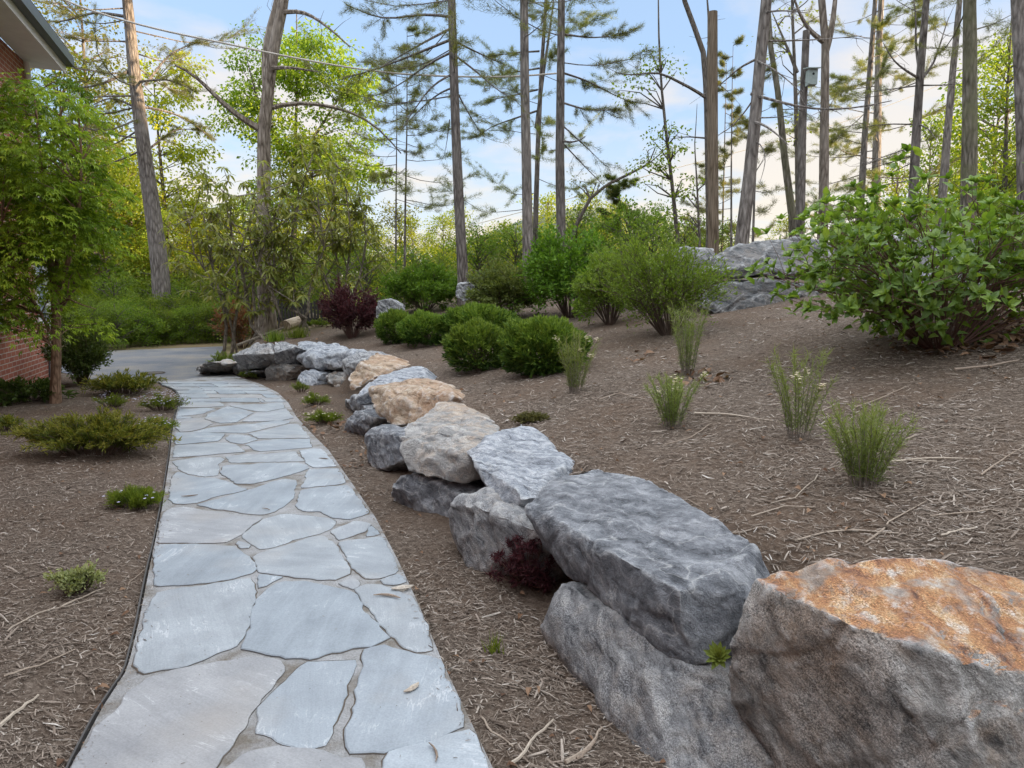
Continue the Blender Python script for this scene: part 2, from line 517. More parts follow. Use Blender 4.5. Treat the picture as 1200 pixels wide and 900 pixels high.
def ground_mat():
    m, nt, b, out = mat('mulch_soil')
    geo = N(nt, 'ShaderNodeNewGeometry')
    P = geo.outputs['Position']
    sx = N(nt, 'ShaderNodeSeparateXYZ', {0: P})
    n1 = N(nt, 'ShaderNodeTexNoise', {'Vector': P, 'Scale': 1.1, 'Detail': 5.0, 'Roughness': .6})
    n2 = N(nt, 'ShaderNodeTexNoise', {'Vector': P, 'Scale': 38.0, 'Detail': 7.0, 'Roughness': .75, 'Distortion': .6})
    n3 = N(nt, 'ShaderNodeTexVoronoi', {'Vector': P, 'Scale': 60.0})
    c = ramp(nt, n2.outputs[0], [(.3, (.05, .036, .027)), (.5, (.13, .10, .078)), (.72, (.27, .222, .182))])
    c = mixc(nt, mth(nt, 'MULTIPLY', ramp(nt, n1.outputs[0], [(.42, (0, 0, 0)), (.62, (1, 1, 1))]), .5), c, (.12, .078, .052))
    # woodland floor farther off: leaf litter and low green
    n4 = N(nt, 'ShaderNodeTexNoise', {'Vector': P, 'Scale': .8, 'Detail': 8.0, 'Roughness': .7})
    wood = ramp(nt, n4.outputs[0], [(.38, (.15, .11, .065)), (.52, (.13, .105, .055)), (.68, (.09, .11, .035))])
    fw = mth(nt, 'MULTIPLY', mth(nt, 'SUBTRACT', mth(nt, 'ADD', sx.outputs[1], mth(nt, 'MULTIPLY', n1.outputs[0], 4.0)), 16.5), .5, clamp=True)
    c = mixc(nt, fw, c, wood)
    nt.links.new(c, b.inputs['Base Color'])
    b.inputs['Roughness'].default_value = .95
    b.inputs['Specular IOR Level'].default_value = .1
    h = mth(nt, 'ADD', n2.outputs[0], mth(nt, 'MULTIPLY', n3.outputs[0], .5))
    bp = N(nt, 'ShaderNodeBump', {'Strength': mth(nt, 'MULTIPLY', mth(nt, 'SUBTRACT', 1.0, fw), .9), 'Distance': .02, 'Height': h})
    nt.links.new(bp.outputs[0], b.inputs['Normal'])
    return m


def flag_mat():
    m, nt, b, out = mat('bluestone')
    geo = N(nt, 'ShaderNodeNewGeometry')
    P = geo.outputs['Position']
    at = N(nt, 'ShaderNodeAttribute', attribute_name='rnd')
    rv = at.outputs['Fac']
    off = N(nt, 'ShaderNodeCombineXYZ', {0: mth(nt, 'MULTIPLY', rv, 37.0), 1: mth(nt, 'MULTIPLY', rv, 91.0)})
    pp = N(nt, 'ShaderNodeVectorMath', {0: P, 1: off.outputs[0]}, operation='ADD')
    rot = N(nt, 'ShaderNodeVectorRotate', {'Vector': pp.outputs[0], 'Angle': mth(nt, 'MULTIPLY', rv, 2.2)}, rotation_type='Z_AXIS')
    st = N(nt, 'ShaderNodeMapping', {'Vector': rot.outputs[0], 'Scale': (1.0, 4.5, 1)})
    n1 = N(nt, 'ShaderNodeTexNoise', {'Vector': st.outputs[0], 'Scale': 2.6, 'Detail': 7.0, 'Roughness': .62, 'Distortion': .5})
    n2 = N(nt, 'ShaderNodeTexNoise', {'Vector': pp.outputs[0], 'Scale': 3.0, 'Detail': 6.0, 'Roughness': .6})
    n3 = N(nt, 'ShaderNodeTexNoise', {'Vector': pp.outputs[0], 'Scale': 140.0, 'Detail': 3.0})
    st2 = N(nt, 'ShaderNodeMapping', {'Vector': rot.outputs[0], 'Scale': (3.0, 60.0, 1)})
    n4 = N(nt, 'ShaderNodeTexNoise', {'Vector': st2.outputs[0], 'Scale': 2.0, 'Detail': 5.0, 'Roughness': .6})
    base = ramp(nt, mth(nt, 'FRACT', mth(nt, 'MULTIPLY', rv, 7.31)), [(0, (.24, .27, .292)), (.3, (.275, .305, .328)), (.55, (.278, .298, .31)), (.7, (.322, .355, .378)), (.88, (.275, .28, .285)), (1, (.31, .30, .288))])
    c = mixc(nt, .9, base, ramp(nt, mth(nt, 'ADD', mth(nt, 'MULTIPLY', n1.outputs[0], .4), mth(nt, 'MULTIPLY', n2.outputs[0], .6)), [(.32, (.70, .72, .76)), (.47, (.90, .92, .95)), (.62, (1.12, 1.14, 1.17))]), 'MULTIPLY')
    c = mixc(nt, .22, c, ramp(nt, n4.outputs[0], [(.3, (.8, .8, .8)), (.7, (1.18, 1.18, 1.18))]), 'MULTIPLY')
    c = mixc(nt, .4, c, ramp(nt, n3.outputs[0], [(.3, (.75, .75, .75)), (.7, (1.25, 1.25, 1.25))]), 'MULTIPLY')
    # pale scaling lines and brownish stains
    vv = mth(nt, 'ABSOLUTE', mth(nt, 'SUBTRACT', n1.outputs[0], .5))
    sel = ramp(nt, n2.outputs[0], [(.52, (0, 0, 0)), (.6, (1, 1, 1))])
    c = mixc(nt, mth(nt, 'MULTIPLY', mth(nt, 'MULTIPLY', ramp(nt, vv, [(0, (1, 1, 1)), (.016, (0, 0, 0))]), sel), .5), c, (.62, .64, .66))
    n5 = N(nt, 'ShaderNodeTexNoise', {'Vector': P, 'Scale': 1.6, 'Detail': 5.0})
    c = mixc(nt, mth(nt, 'MULTIPLY', ramp(nt, n5.outputs[0], [(.54, (0, 0, 0)), (.7, (1, 1, 1))]), .4), c, (.33, .30, .265))
    nt.links.new(c, b.inputs['Base Color'])
    b.inputs['Roughness'].default_value = .62
    b.inputs['Specular IOR Level'].default_value = .35
    h = mth(nt, 'ADD', mth(nt, 'MULTIPLY', n2.outputs[0], 1.0), mth(nt, 'ADD', mth(nt, 'MULTIPLY', n4.outputs[0], .12), mth(nt, 'MULTIPLY', n3.outputs[0], .12)))
    bp = N(nt, 'ShaderNodeBump', {'Strength': .5, 'Distance': .012, 'Height': h})
    nt.links.new(bp.outputs[0], b.inputs['Normal'])
    return m


def mortar_mat():
    m, nt, b, out = mat('mortar')
    geo = N(nt, 'ShaderNodeNewGeometry')
    P = geo.outputs['Position']
    n1 = N(nt, 'ShaderNodeTexNoise', {'Vector': P, 'Scale': 5.0, 'Detail': 5.0, 'Roughness': .6})
    n2 = N(nt, 'ShaderNodeTexNoise', {'Vector': P, 'Scale': 120.0, 'Detail': 5.0, 'Roughness': .7})
    c = ramp(nt, n1.outputs[0], [(.38, (.17, .15, .125)), (.48, (.26, .257, .25)), (.62, (.325, .33, .335))])
    c = mixc(nt, .7, c, ramp(nt, n2.outputs[0], [(.3, (.6, .6, .6)), (.7, (1.3, 1.3, 1.3))]), 'MULTIPLY')
    nt.links.new(c, b.inputs['Base Color'])
    b.inputs['Roughness'].default_value = .92
    bp = N(nt, 'ShaderNodeBump', {'Strength': .8, 'Distance': .01, 'Height': n2.outputs[0]})
    nt.links.new(bp.outputs[0], b.inputs['Normal'])
    return m


def asphalt_mat():
    m, nt, b, out = mat('old_asphalt')
    geo = N(nt, 'ShaderNodeNewGeometry')
    P = geo.outputs['Position']
    n1 = N(nt, 'ShaderNodeTexNoise', {'Vector': P, 'Scale': .9, 'Detail': 6.0, 'Roughness': .65})
    n2 = N(nt, 'ShaderNodeTexNoise', {'Vector': P, 'Scale': 60.0, 'Detail': 5.0, 'Roughness': .8})
    c = ramp(nt, n1.outputs[0], [(.36, (.085, .095, .115)), (.5, (.13, .135, .145)), (.66, (.20, .18, .155))])
    c = mixc(nt, .8, c, ramp(nt, n2.outputs[0], [(.3, (.6, .6, .6)), (.7, (1.35, 1.35, 1.35))]), 'MULTIPLY')
    nt.links.new(c, b.inputs['Base Color'])
    b.inputs['Roughness'].default_value = .88
    bp = N(nt, 'ShaderNodeBump', {'Strength': .5, 'Distance': .01, 'Height': n2.outputs[0]})
    nt.links.new(bp.outputs[0], b.inputs['Normal'])
    return m


def brick_mat():
    m, nt, b, out = mat('red_brick')
    tcn = N(nt, 'ShaderNodeTexCoord')
    sx = N(nt, 'ShaderNodeSeparateXYZ', {0: tcn.outputs['Object']})
    v = N(nt, 'ShaderNodeCombineXYZ', {0: mth(nt, 'ADD', sx.outputs[0], sx.outputs[1]), 1: sx.outputs[2]})
    bt = N(nt, 'ShaderNodeTexBrick', {'Vector': v.outputs[0], 'Color1': (.30, .085, .05, 1), 'Color2': (.40, .13, .075, 1), 'Mortar': (.50, .44, .38, 1),
                                      'Scale': 1.0, 'Mortar Size': .007, 'Mortar Smooth': .2, 'Bias': -.1, 'Brick Width': .21, 'Row Height': .076})
    n1 = N(nt, 'ShaderNodeTexNoise', {'Vector': v.outputs[0], 'Scale': 30.0, 'Detail': 5.0, 'Roughness': .7})
    n2 = N(nt, 'ShaderNodeTexNoise', {'Vector': v.outputs[0], 'Scale': 1.2, 'Detail': 4.0})
    c = mixc(nt, .7, bt.outputs['Color'], ramp(nt, n1.outputs[0], [(.3, (.65, .65, .65)), (.7, (1.3, 1.3, 1.3))]), 'MULTIPLY')
    c = mixc(nt, .6, c, ramp(nt, n2.outputs[0], [(.3, (.75, .75, .75)), (.7, (1.15, 1.15, 1.15))]), 'MULTIPLY')
    nt.links.new(c, b.inputs['Base Color'])
    b.inputs['Roughness'].default_value = .85
    bp = N(nt, 'ShaderNodeBump', {'Strength': .6, 'Distance': .008, 'Height': mth(nt, 'SUBTRACT', mth(nt, 'MULTIPLY', n1.outputs[0], .3), bt.outputs['Fac'])})
    nt.links.new(bp.outputs[0], b.inputs['Normal'])
    return m


def chip_mat(name, cols):
    m, nt, b, out = mat(name)
    at = N(nt, 'ShaderNodeAttribute', attribute_name='rnd')
    k = len(cols)
    c = ramp(nt, at.outputs['Fac'], [(i / (k - 1), x) for i, x in enumerate(cols)])
    geo = N(nt, 'ShaderNodeNewGeometry')
    n1 = N(nt, 'ShaderNodeTexNoise', {'Vector': geo.outputs['Position'], 'Scale': 160.0, 'Detail': 3.0})
    c = mixc(nt, .6, c, ramp(nt, n1.outputs[0], [(.3, (.6, .6, .6)), (.7, (1.3, 1.3, 1.3))]), 'MULTIPLY')
    nt.links.new(c, b.inputs['Base Color'])
    b.inputs['Roughness'].default_value = .85
    b.inputs['Specular IOR Level'].default_value = .2
    return m

# ------------------------------------------------------------------ the setting: ground, drive, path, hills
def axis(lo, hi, step, far_lo, far_hi, gro=1.16):
    a = list(np.arange(lo, hi + 1e-6, step))
    s = step; x = a[-1]
    while x < far_hi:
        s *= gro; x += s; a.append(x)
    s = step; x = a[0]
    while x > far_lo:
        s *= gro; x -= s; a.insert(0, x)
    return np.array(a)


def grid_geo(xs, ys, zf):
    X, Y = np.meshgrid(xs, ys)
    Z = zf(X, Y)
    V = np.stack([X, Y, Z], -1).reshape(-1, 3)
    w = len(xs)
    i = (np.arange(len(ys) - 1)[:, None] * w + np.arange(w - 1)[None]).ravel()
    g = Geo(); g.add(V, np.stack([i, i + 1, i + w + 1, i + w], -1))
    return g


M_GROUND = ground_mat()
gx = axis(-7.5, 6.5, .07, -900, 900)
gy = axis(0.6, 15.5, .07, -300, 1400)
ground = grid_geo(gx, gy, TH).build('ground', M_GROUND, smooth=True)
tag(ground, kind='structure')


def hill_h(x, y):
    r = np.hypot(x, y)
    az = np.arctan2(x, y)
    h = 40 + 24 * np.sin(az * 5 + 1.0) + 14 * np.sin(az * 11 + .4) + 16 * np.exp(-((az + .42) / .12) ** 2)
    return -14 + h * np.exp(-((r - 560) / 150) ** 2) + 2.0 * wnoise(x, y, .06, 8)


mh, nt_, b_, _ = mat('wooded_hillside')
_g = N(nt_, 'ShaderNodeNewGeometry')
_n = N(nt_, 'ShaderNodeTexNoise', {'Vector': _g.outputs['Position'], 'Scale': .09, 'Detail': 8.0, 'Roughness': .7})
nt_.links.new(ramp(nt_, _n.outputs[0], [(.35, (.045, .06, .045)), (.5, (.09, .11, .07)), (.65, (.14, .15, .09))]), b_.inputs['Base Color'])
b_.inputs['Roughness'].default_value = 1
tag(grid_geo(np.linspace(-800, 800, 140), np.linspace(330, 900, 60), hill_h).build('hills', mh, smooth=True), kind='structure')

g = Geo()
bm = bmesh.new()
f = bm.faces.new([bm.verts.new((x, y, .004)) for x, y in DRIVE])
bmesh.ops.triangulate(bm, faces=[f])
me = bpy.data.meshes.new('driveway'); bm.to_mesh(me); bm.free()
me.materials.append(asphalt_mat())
drive = bpy.data.objects.new('driveway', me); COL.objects.link(drive); tag(drive, kind='structure')


# flagstone path -----------------------------------------------------
def resample(line, n):
    line = np.asarray(line, float)
    d = np.r_[0, np.cumsum(np.linalg.norm(np.diff(line, axis=0), axis=1))]
    t = np.linspace(0, d[-1], n)
    return np.stack([np.interp(t, d, line[:, k]) for k in range(line.shape[1])], 1)


g = Geo()
L_, R_ = resample(PLW, 120), resample(PRW, 120)
rows = [np.c_[L_, np.full(120, -.04)], np.c_[L_, np.full(120, .023)], np.c_[R_, np.full(120, .023)], np.c_[R_, np.full(120, -.04)]]
V = np.stack(rows, 1).reshape(-1, 3)
Q = []
for i in range(119):
    for j in range(3):
        a = i * 4 + j
        Q.append((a, a + 1, a + 5, a + 4))
Q.append((119 * 4, 119 * 4 + 1, 119 * 4 + 2, 119 * 4 + 3))
g.add(V, Q, m=0)
STONES = [
    [(88, 898), (104, 869.5), (112.5, 852), (138.5, 835), (151.5, 809), (173, 796), (201, 787), (236, 779.5), (266, 775), (297, 771), (327, 774), (332, 781), (300, 824), (259, 885), (240, 912), (215, 925), (80, 925)],
    [(159.5, 778), (171, 787), (218, 778.5), (244, 767), (276, 756), (281, 748), (286, 738), (290, 726), (296, 700), (297, 687), (292, 678), (253, 683.5), (225, 688.5), (203, 691), (185, 695), (180, 701), (172, 723), (167, 740)],
    [(184, 640), (188, 638), (250, 638.5), (272, 641), (290, 652), (299, 666), (295, 671), (266, 678), (225, 683.5), (203, 684.5), (183, 684.5), (182, 666)],
    [(194, 599.5), (203, 595), (215, 594.4), (238, 598), (262, 601), (279, 605), (306, 606.7), (299, 611), (280, 626), (265, 634.5), (250, 635), (189, 635), (187.5, 620)],
    [(279, 634), (291, 638.3), (290, 641.5), (282, 642)],
    [(284, 626.5), (310, 607.5), (331, 602), (362, 604), (390, 608.5), (392.5, 614), (383, 620.5), (370, 625), (341.5, 632.5), (320, 640), (305, 642.5)],
    [(298, 652.5), (304, 649), (320, 644), (370, 628.3), (378, 627.5), (384.5, 632.5), (392.5, 640.5), (399.5, 652.5), (409, 668), (410, 671.5), (400, 675), (392, 678), (353, 676), (333, 673), (306, 669)],
    [(334, 681.8), (358, 682.5), (386.5, 687.7), (408, 692.5), (421, 704), (424, 719), (436, 727.5), (447.5, 739), (450, 744), (455, 746.5), (432, 755), (413, 758.2), (363, 770), (320, 766.7), (287.5, 758.3), (295, 733), (300.5, 708), (306, 697), (325, 684)],
    [(304.5, 673.5), (330, 676), (304, 687.5)],
    [(418, 690), (429, 685), (446.5, 686.2), (463, 691), (479, 699), (486, 707), (495.5, 728.3), (505.5, 760.5), (489, 761.5), (476, 757), (459.5, 743.8), (441, 720), (428, 706.5)],
    [(399.5, 635.5), (413.5, 632.7), (447.5, 629.3), (457, 648), (465, 667), (461, 671), (443.5, 675.8), (429, 676.7), (417.7, 666.7), (406, 650)],
    [(446, 679), (466.5, 672.8), (473.5, 681), (461.7, 684), (452, 683)],
    [(398, 683), (411.5, 677.5), (420, 683), (413, 689)],
    [(389.5, 621.7), (400.5, 617.5), (413.5, 611), (426, 611.7), (432.5, 614.3), (426, 622.5), (397.5, 631.5)],
    [(435, 616), (445.5, 625), (430, 627.5)],
    [(360.5, 774.8), (391, 774.8), (414, 773.8), (405.5, 802), (392.5, 837), (381.5, 871), (361, 875), (335, 868.5), (320, 862), (300.5, 857.7), (306, 845.7), (306, 828), (319, 813), (342, 792)],
    [(428, 761), (450, 757), (476, 764), (514, 773.5), (518, 789), (533, 819.7), (542.5, 850.5), (508, 862), (450, 879), (412, 880.5), (409, 858.7), (421, 813), (427, 776)],
    [(267, 900), (293, 881), (314, 876), (335, 877.5), (378, 882), (400, 890), (423, 888), (423, 915), (405, 925), (250, 925)],
    [(459.5, 881), (508.5, 867), (549, 855.5), (567.5, 893), (571, 900), (582, 925), (452, 925), (453, 900)],
    [(204, 556.7), (208.5, 553), (217, 556), (232.5, 560), (255, 561), (268, 565.5), (278, 570), (288, 573), (273, 577), (250, 581.5), (230, 588.3), (216, 589.7), (207, 590), (200, 584), (200.5, 572)],
    [(232, 590.8), (254.7, 585), (290.8, 574.8), (320, 564.6), (335, 561), (346, 563), (344, 573), (341.5, 584.7), (330, 593), (320, 599), (309.5, 602.3), (291, 601), (271, 597.7), (250, 594.8)],
    [(354, 574), (380, 571), (406, 568.7), (414, 577), (430.5, 600.5), (410, 608), (392, 605.8), (375.5, 598.8), (356.5, 598), (347.5, 591.7), (351, 584.7)],
    [(362, 550.3), (395.5, 549.2), (404.5, 564.8), (391.5, 567.5), (354.5, 571), (359, 561)],
    [(259, 553), (262.5, 546.5), (271, 545), (296.7, 544.4), (310, 542.8), (348, 542.7), (359.5, 545.5), (360.5, 548.5), (338.5, 556), (310, 563), (296.7, 566.2), (279, 566.2), (270.5, 561)],
    [(203, 540), (226.7, 536.4), (258.7, 535.7), (261, 538), (255, 543), (254, 556.2), (240.7, 557.7), (222, 554.9), (211, 549.2)],
    [(265, 535), (285, 532.3), (308, 532.2), (344.5, 528.7), (348, 533.3), (355.7, 540), (310, 540.6), (272, 541.5)],
    [(352, 528), (366, 525.9), (376, 525.8), (393, 545.6), (367, 547.4), (360, 541.5)],
    [(205.5, 522.3), (255.8, 519.4), (263.5, 518.6), (276.5, 522), (285.3, 528.8), (255.8, 531.4), (232.5, 533.4), (204, 535.5)],
    [(288, 521), (297, 517.6), (320, 514.8), (361, 514.2), (364, 523.6), (310, 528), (306, 528.3), (299.5, 527), (292.5, 521.8)],
    [(207, 507), (232, 507), (262, 508.5), (262, 510), (254, 516.5), (206.5, 520.5)],
    [(265, 513), (270.5, 509.5), (290, 510.5), (301, 514.8), (293, 517.2), (284, 519.6), (271, 517.8)],
    [(293, 508), (318, 502.6), (340, 496.7), (349, 497.6), (362, 512.6), (304, 513.5), (297, 509.7)],
    [(226, 506), (250, 500.6), (300, 496.5), (325, 492.7), (339, 493.2), (337, 495.6), (312, 501.4), (288, 506.8), (262, 506.4), (240, 506.6)],
    [(205, 494), (220, 490), (234, 491), (248.5, 496), (235, 502.2), (224, 505), (212.5, 505.6), (207, 501)],
    [(244, 485.5), (266, 476.4), (280, 478.7), (296, 483.3), (276, 494.3), (258, 495.4), (241.5, 490.7)],
    [(285, 493.7), (300.5, 484.5), (312, 483.5), (334, 478.7), (343, 489.5), (330, 492.3), (310, 493.4)],
    [(209.5, 487.5), (238, 484.3), (241, 482), (252, 479), (240, 478), (211, 479), (207, 490.5), (225, 489)],
    [(270, 475.3), (300, 481.5), (312, 482), (333, 477.5), (330, 471.5), (310, 473.5), (290, 474)],
    [(212, 477), (240, 477), (262, 475.4), (258, 472), (236, 471), (212.5, 472)],
]
LU = lambda v: np.interp(v, [a[1] for a in PL[::-1]], [a[0] for a in PL[::-1]])
RU = lambda v: np.interp(v, [a[1] for a in PR[::-1]], [a[0] for a in PR[::-1]])
q = np.random.default_rng(5)
vrow = [446.5, 449.8, 453.2, 457.2, 461.7, 466.4, 471]
for k in range(6):
    v0, v1 = vrow[k], vrow[k + 1]
    l0, r0, l1, r1 = LU(v0) + 1.5, RU(v0) - 1.5, LU(v1) + 1.5, RU(v1) - 1.5
    if k == 0:
        l0 += 20
    cuts = np.sort(np.r_[0, q.uniform(.15, .85, 2 + k % 2), 1])
    for a, b in zip(cuts[:-1], cuts[1:]):
        ja, jb = (q.normal(0, .012, 2))
        j = q.normal(0, .35, 4)
        STONES.append([(l0 + (r0 - l0) * a + 1, v0 + .3 + j[0]), (l0 + (r0 - l0) * b - 1, v0 + .3 + j[1]), (l1 + (r1 - l1) * (b + jb) - 1, v1 - .3 + j[2]), (l1 + (r1 - l1) * (a + ja) + 1, v1 - .3 + j[3])])
STW = [[PZ(u, v, .03)[:2] for u, v in s] for s in STONES]
# the path carries on behind the camera
for yy in np.arange(.95, -1.2, -.62):
    c = q.uniform(-.8, -.4)
    for a, b in ((-1.2, c), (c, 0.0)):
        STW.append([(a + .02, yy + q.normal(0, .03)), (a + .02, yy - .58 + q.normal(0, .03)), (b - .02, yy - .58 + q.normal(0, .03)), (b - .02, yy + q.normal(0, .03))])
for si, poly in enumerate(STW):
    p = np.array(poly)
    area = .5 * np.sum(p[:, 0] * np.roll(p[:, 1], -1) - p[:, 1] * np.roll(p[:, 0], -1))
    if area < 0:
        p = p[::-1]
    pts = []
    for i in range(len(p)):
        a, b = p[i], p[(i + 1) % len(p)]
        L = np.linalg.norm(b - a); n = max(1, int(L / .028))
        for k in range(n):
            t = k / n
            pts.append(a + (b - a) * t)
    p = np.array(pts); n = len(p)
    # soften the corners, then roughen the outline
    for _ in range(1):
        p = .84 * p + .08 * np.roll(p, 1, 0) + .08 * np.roll(p, -1, 0)
    nrm = np.roll(p, -1, 0) - np.roll(p, 1, 0); nrm = unit(np.stack([nrm[:, 1], -nrm[:, 0]], 1))
    arc = np.cumsum(np.linalg.norm(np.diff(np.vstack([p, p[:1]]), axis=0), axis=1))
    wob = .004 * np.sin(arc * 21 + si) + .003 * np.sin(arc * 55 + si * 2.1) + q.normal(0, .0022, n)
    p = p + nrm * (wob + .013)[:, None]
    zt = .0305 + q.normal(0, .0012)
    # dark dirt in the open crack along parts of the edge
    cw = .0004 + .0052 * np.clip(np.sin(arc * 5.3 + si * 1.9) + .6 * np.sin(arc * 13 + si) - .05, 0, 1)
    V = np.vstack([np.c_[p, np.full(n, .0265)], np.c_[p + nrm * cw[:, None], np.full(n, .0245)]])
    g.add(V, [(i, i + n, (i + 1) % n + n, (i + 1) % n) for i in range(n)], m=2)
    rv = q.random()
    rings = [(0.0, .006), (0.001, zt - .003), (.006, zt)]
    V = np.vstack([np.c_[p - nrm * d, np.full(n, z)] for d, z in rings])
    Q = [(r * n + i, r * n + (i + 1) % n, (r + 1) * n + (i + 1) % n, (r + 1) * n + i) for r in range(2) for i in range(n)]
    g.add(V, Q, r=rv, m=1)
    # the top as triangles
    from mathutils.geometry import tessellate_polygon
    top = V[2 * n:]
    tri = tessellate_polygon([[Vector(v) for v in top]])
    tri = np.array(tri)
    a, b, c = top[tri[:, 0]], top[tri[:, 1]], top[tri[:, 2]]
    cr = (b[:, 0] - a[:, 0]) * (c[:, 1] - a[:, 1]) - (b[:, 1] - a[:, 1]) * (c[:, 0] - a[:, 0])
    tri[cr < 0] = tri[cr < 0][:, ::-1]
    g.add(top, T=tri, r=rv, m=1)
path = g.build('path', [mortar_mat(), flag_mat(), plain('joint_dirt', (.085, .068, .052), .95, .4, 40)])
tag(path, kind='structure')

# black edging strip along the left side of the path
M_EDGE = plain('black_edging', (.055, .052, .05), .6)
g = Geo()
e = resample(PLW[1:], 160)
tng = np.gradient(e, axis=0); nn = unit(np.stack([-tng[:, 1], tng[:, 0]], 1))
e1 = e + nn * .010; e2 = e + nn * .017
zt = .024 + .006 * np.sin(np.arange(160) * .35)
V = np.stack([np.c_[e1, np.full(160, -.05)], np.c_[e1, zt], np.c_[e2, zt], np.c_[e2, np.full(160, -.05)]], 1).reshape(-1, 3)
g.add(V, [(i * 4 + j, i * 4 + j + 1, i * 4 + 5 + j, i * 4 + 4 + j) for i in range(159) for j in range(3)])
tag(g.build('path_edging', M_EDGE), 'thin black edging strip along the left side of the flagstone path', 'edging')

# ------------------------------------------------------------------ house
HX = np.array((math.sin(R(20)), -math.cos(R(20)), 0)); HY = np.array((math.cos(R(20)), math.sin(R(20)), 0))
HC = np.array((-8.08, 12.38, 0.0))


def PWALL(u, v):
    d = ray(u, v); o = np.array((0, 0, CAMZ)) - HC
    t = -(o @ HY) / (d @ HY)
    p = o + d * t
    return p @ HX, p[2]


M_BRICK = brick_mat()
M_WHITE = plain('white_painted_trim', (.72, .70, .67), .55, .06)
M_GUT = plain('dark_metal_gutter', (.06, .065, .07), .4)
M_ROOF = plain('dark_shingle', (.055, .05, .05), .9, .4, 18, bump=.5)
M_GLASS = plain('window_glass', (.05, .06, .07), .06)
M_PALEGLASS = plain('pale_window_blind', (.30, .36, .42), .25)
M_BROWN = plain('brown_barge_board', (.10, .06, .045), .6)
house = thing('brick_house', HC, 'two storey red brick house with white eaves and dark gutter left of the path', 'house')
house.rotation_euler = (0, 0, math.atan2(HX[1], HX[0]))


def hb(g, *a, m=0):
    g.box(*a, m=m)


def hbuild(g, name, m, parent=house):
    ob = g.build(name, m, origin=(0, 0, 0)); ob.parent = parent
    return ob


g = Geo(); hb(g, 0, 22, -9, 0, -.1, 5.24); wall = hbuild(g, 'wall', M_BRICK)
g = Geo(); hb(g, -.3, 22.4, .003, .50, 5.25, 5.27); hb(g, -.3, 22.4, .50, .525, 5.20, 5.45); hb(g, -.3, -.003, -9.6, .003, 5.25, 5.27); hbuild(g, 'soffit', M_WHITE)
g = Geo(); hb(g, -.32, 22.4, .528, .64, 5.33, 5.46); hb(g, -.32, 22.4, .64, .655, 5.33, 5.49); hbuild(g, 'gutter', M_GUT)
g = Geo()
for sg in (0, 1):
    y0, y1 = (.58, -4.5) if sg == 0 else (-9.7, -4.5)
    z0, z1 = 5.5, 7.7
    V = [(-.36, y0, z0), (22.5, y0, z0), (22.5, y1, z1), (-.36, y1, z1), (-.36, y0, z0 + .12), (22.5, y0, z0 + .12), (22.5, y1, z1 + .12), (-.36, y1, z1 + .12)]
    g.add(V, [(0, 1, 2, 3), (4, 5, 6, 7), (0, 1, 5, 4), (1, 2, 6, 5), (2, 3, 7, 6), (3, 0, 4, 7)])
hbuild(g, 'roof', M_ROOF)
g = Geo(); g.add([(.003, 0, 5.25), (.003, -9, 5.25), (.003, -4.5, 7.55)], T=[(0, 1, 2)]); hbuild(g, 'gable', M_BRICK)
g = Geo(); hb(g, -.34, -.305, -4.5, .52, 5.28, 5.48); hbuild(g, 'barge_board', M_BROWN)
xd, _ = PWALL(27, 80)
g = Geo(); g.tube([(xd, .06, 5.22), (xd, .06, .1)], .045, 10); hbuild(g, 'downspout', M_WHITE)
xw, _ = PWALL(4, 400)
for (xa, xb, za, zb, gm) in ((xw, xw + 1.3, 1.0, 2.4, M_GLASS), (.10, .60, .95, 2.15, M_PALEGLASS), (xw - .2, xw + 1.2, 3.5, 4.8, M_GLASS)):
    g = Geo()
    hb(g, xa, xb, .002, .03, za, za + .06); hb(g, xa, xb, .002, .03, zb - .06, zb)
    hb(g, xa, xa + .06, .002, .03, za + .061, zb - .061); hb(g, xb - .06, xb, .002, .03, za + .061, zb - .061)
    w = hbuild(g, 'window', M_WHITE)
    g = Geo(); hb(g, xa + .061, xb - .061, .003, .012, za + .061, zb - .061); hbuild(g, 'pane', gm, w)
lx, lz = PWALL(52, 412)
wl = thing('wall_spigot', HC + HX * lx + HY * .0 + (0, 0, lz), 'small round white fixture on the red brick wall beside the maple trunk', 'wall fixture')
wl.rotation_euler = house.rotation_euler
g = Geo(); th = np.linspace(0, .09, 6)
g.tube([(0, y, 0) for y in th], [.05, .055, .055, .05, .035, .02], 14)
b = g.build('body', M_WHITE, origin=(0, 0, 0)); b.parent = wl
g = Geo(); g.tube([(0, .05, -.03), (.01, .07, -.12), (-.02, .05, -.25), (-.05, .03, -.5)], .012, 6)
b = g.build('hose', M_GUT, origin=(0, 0, 0)); b.parent = wl

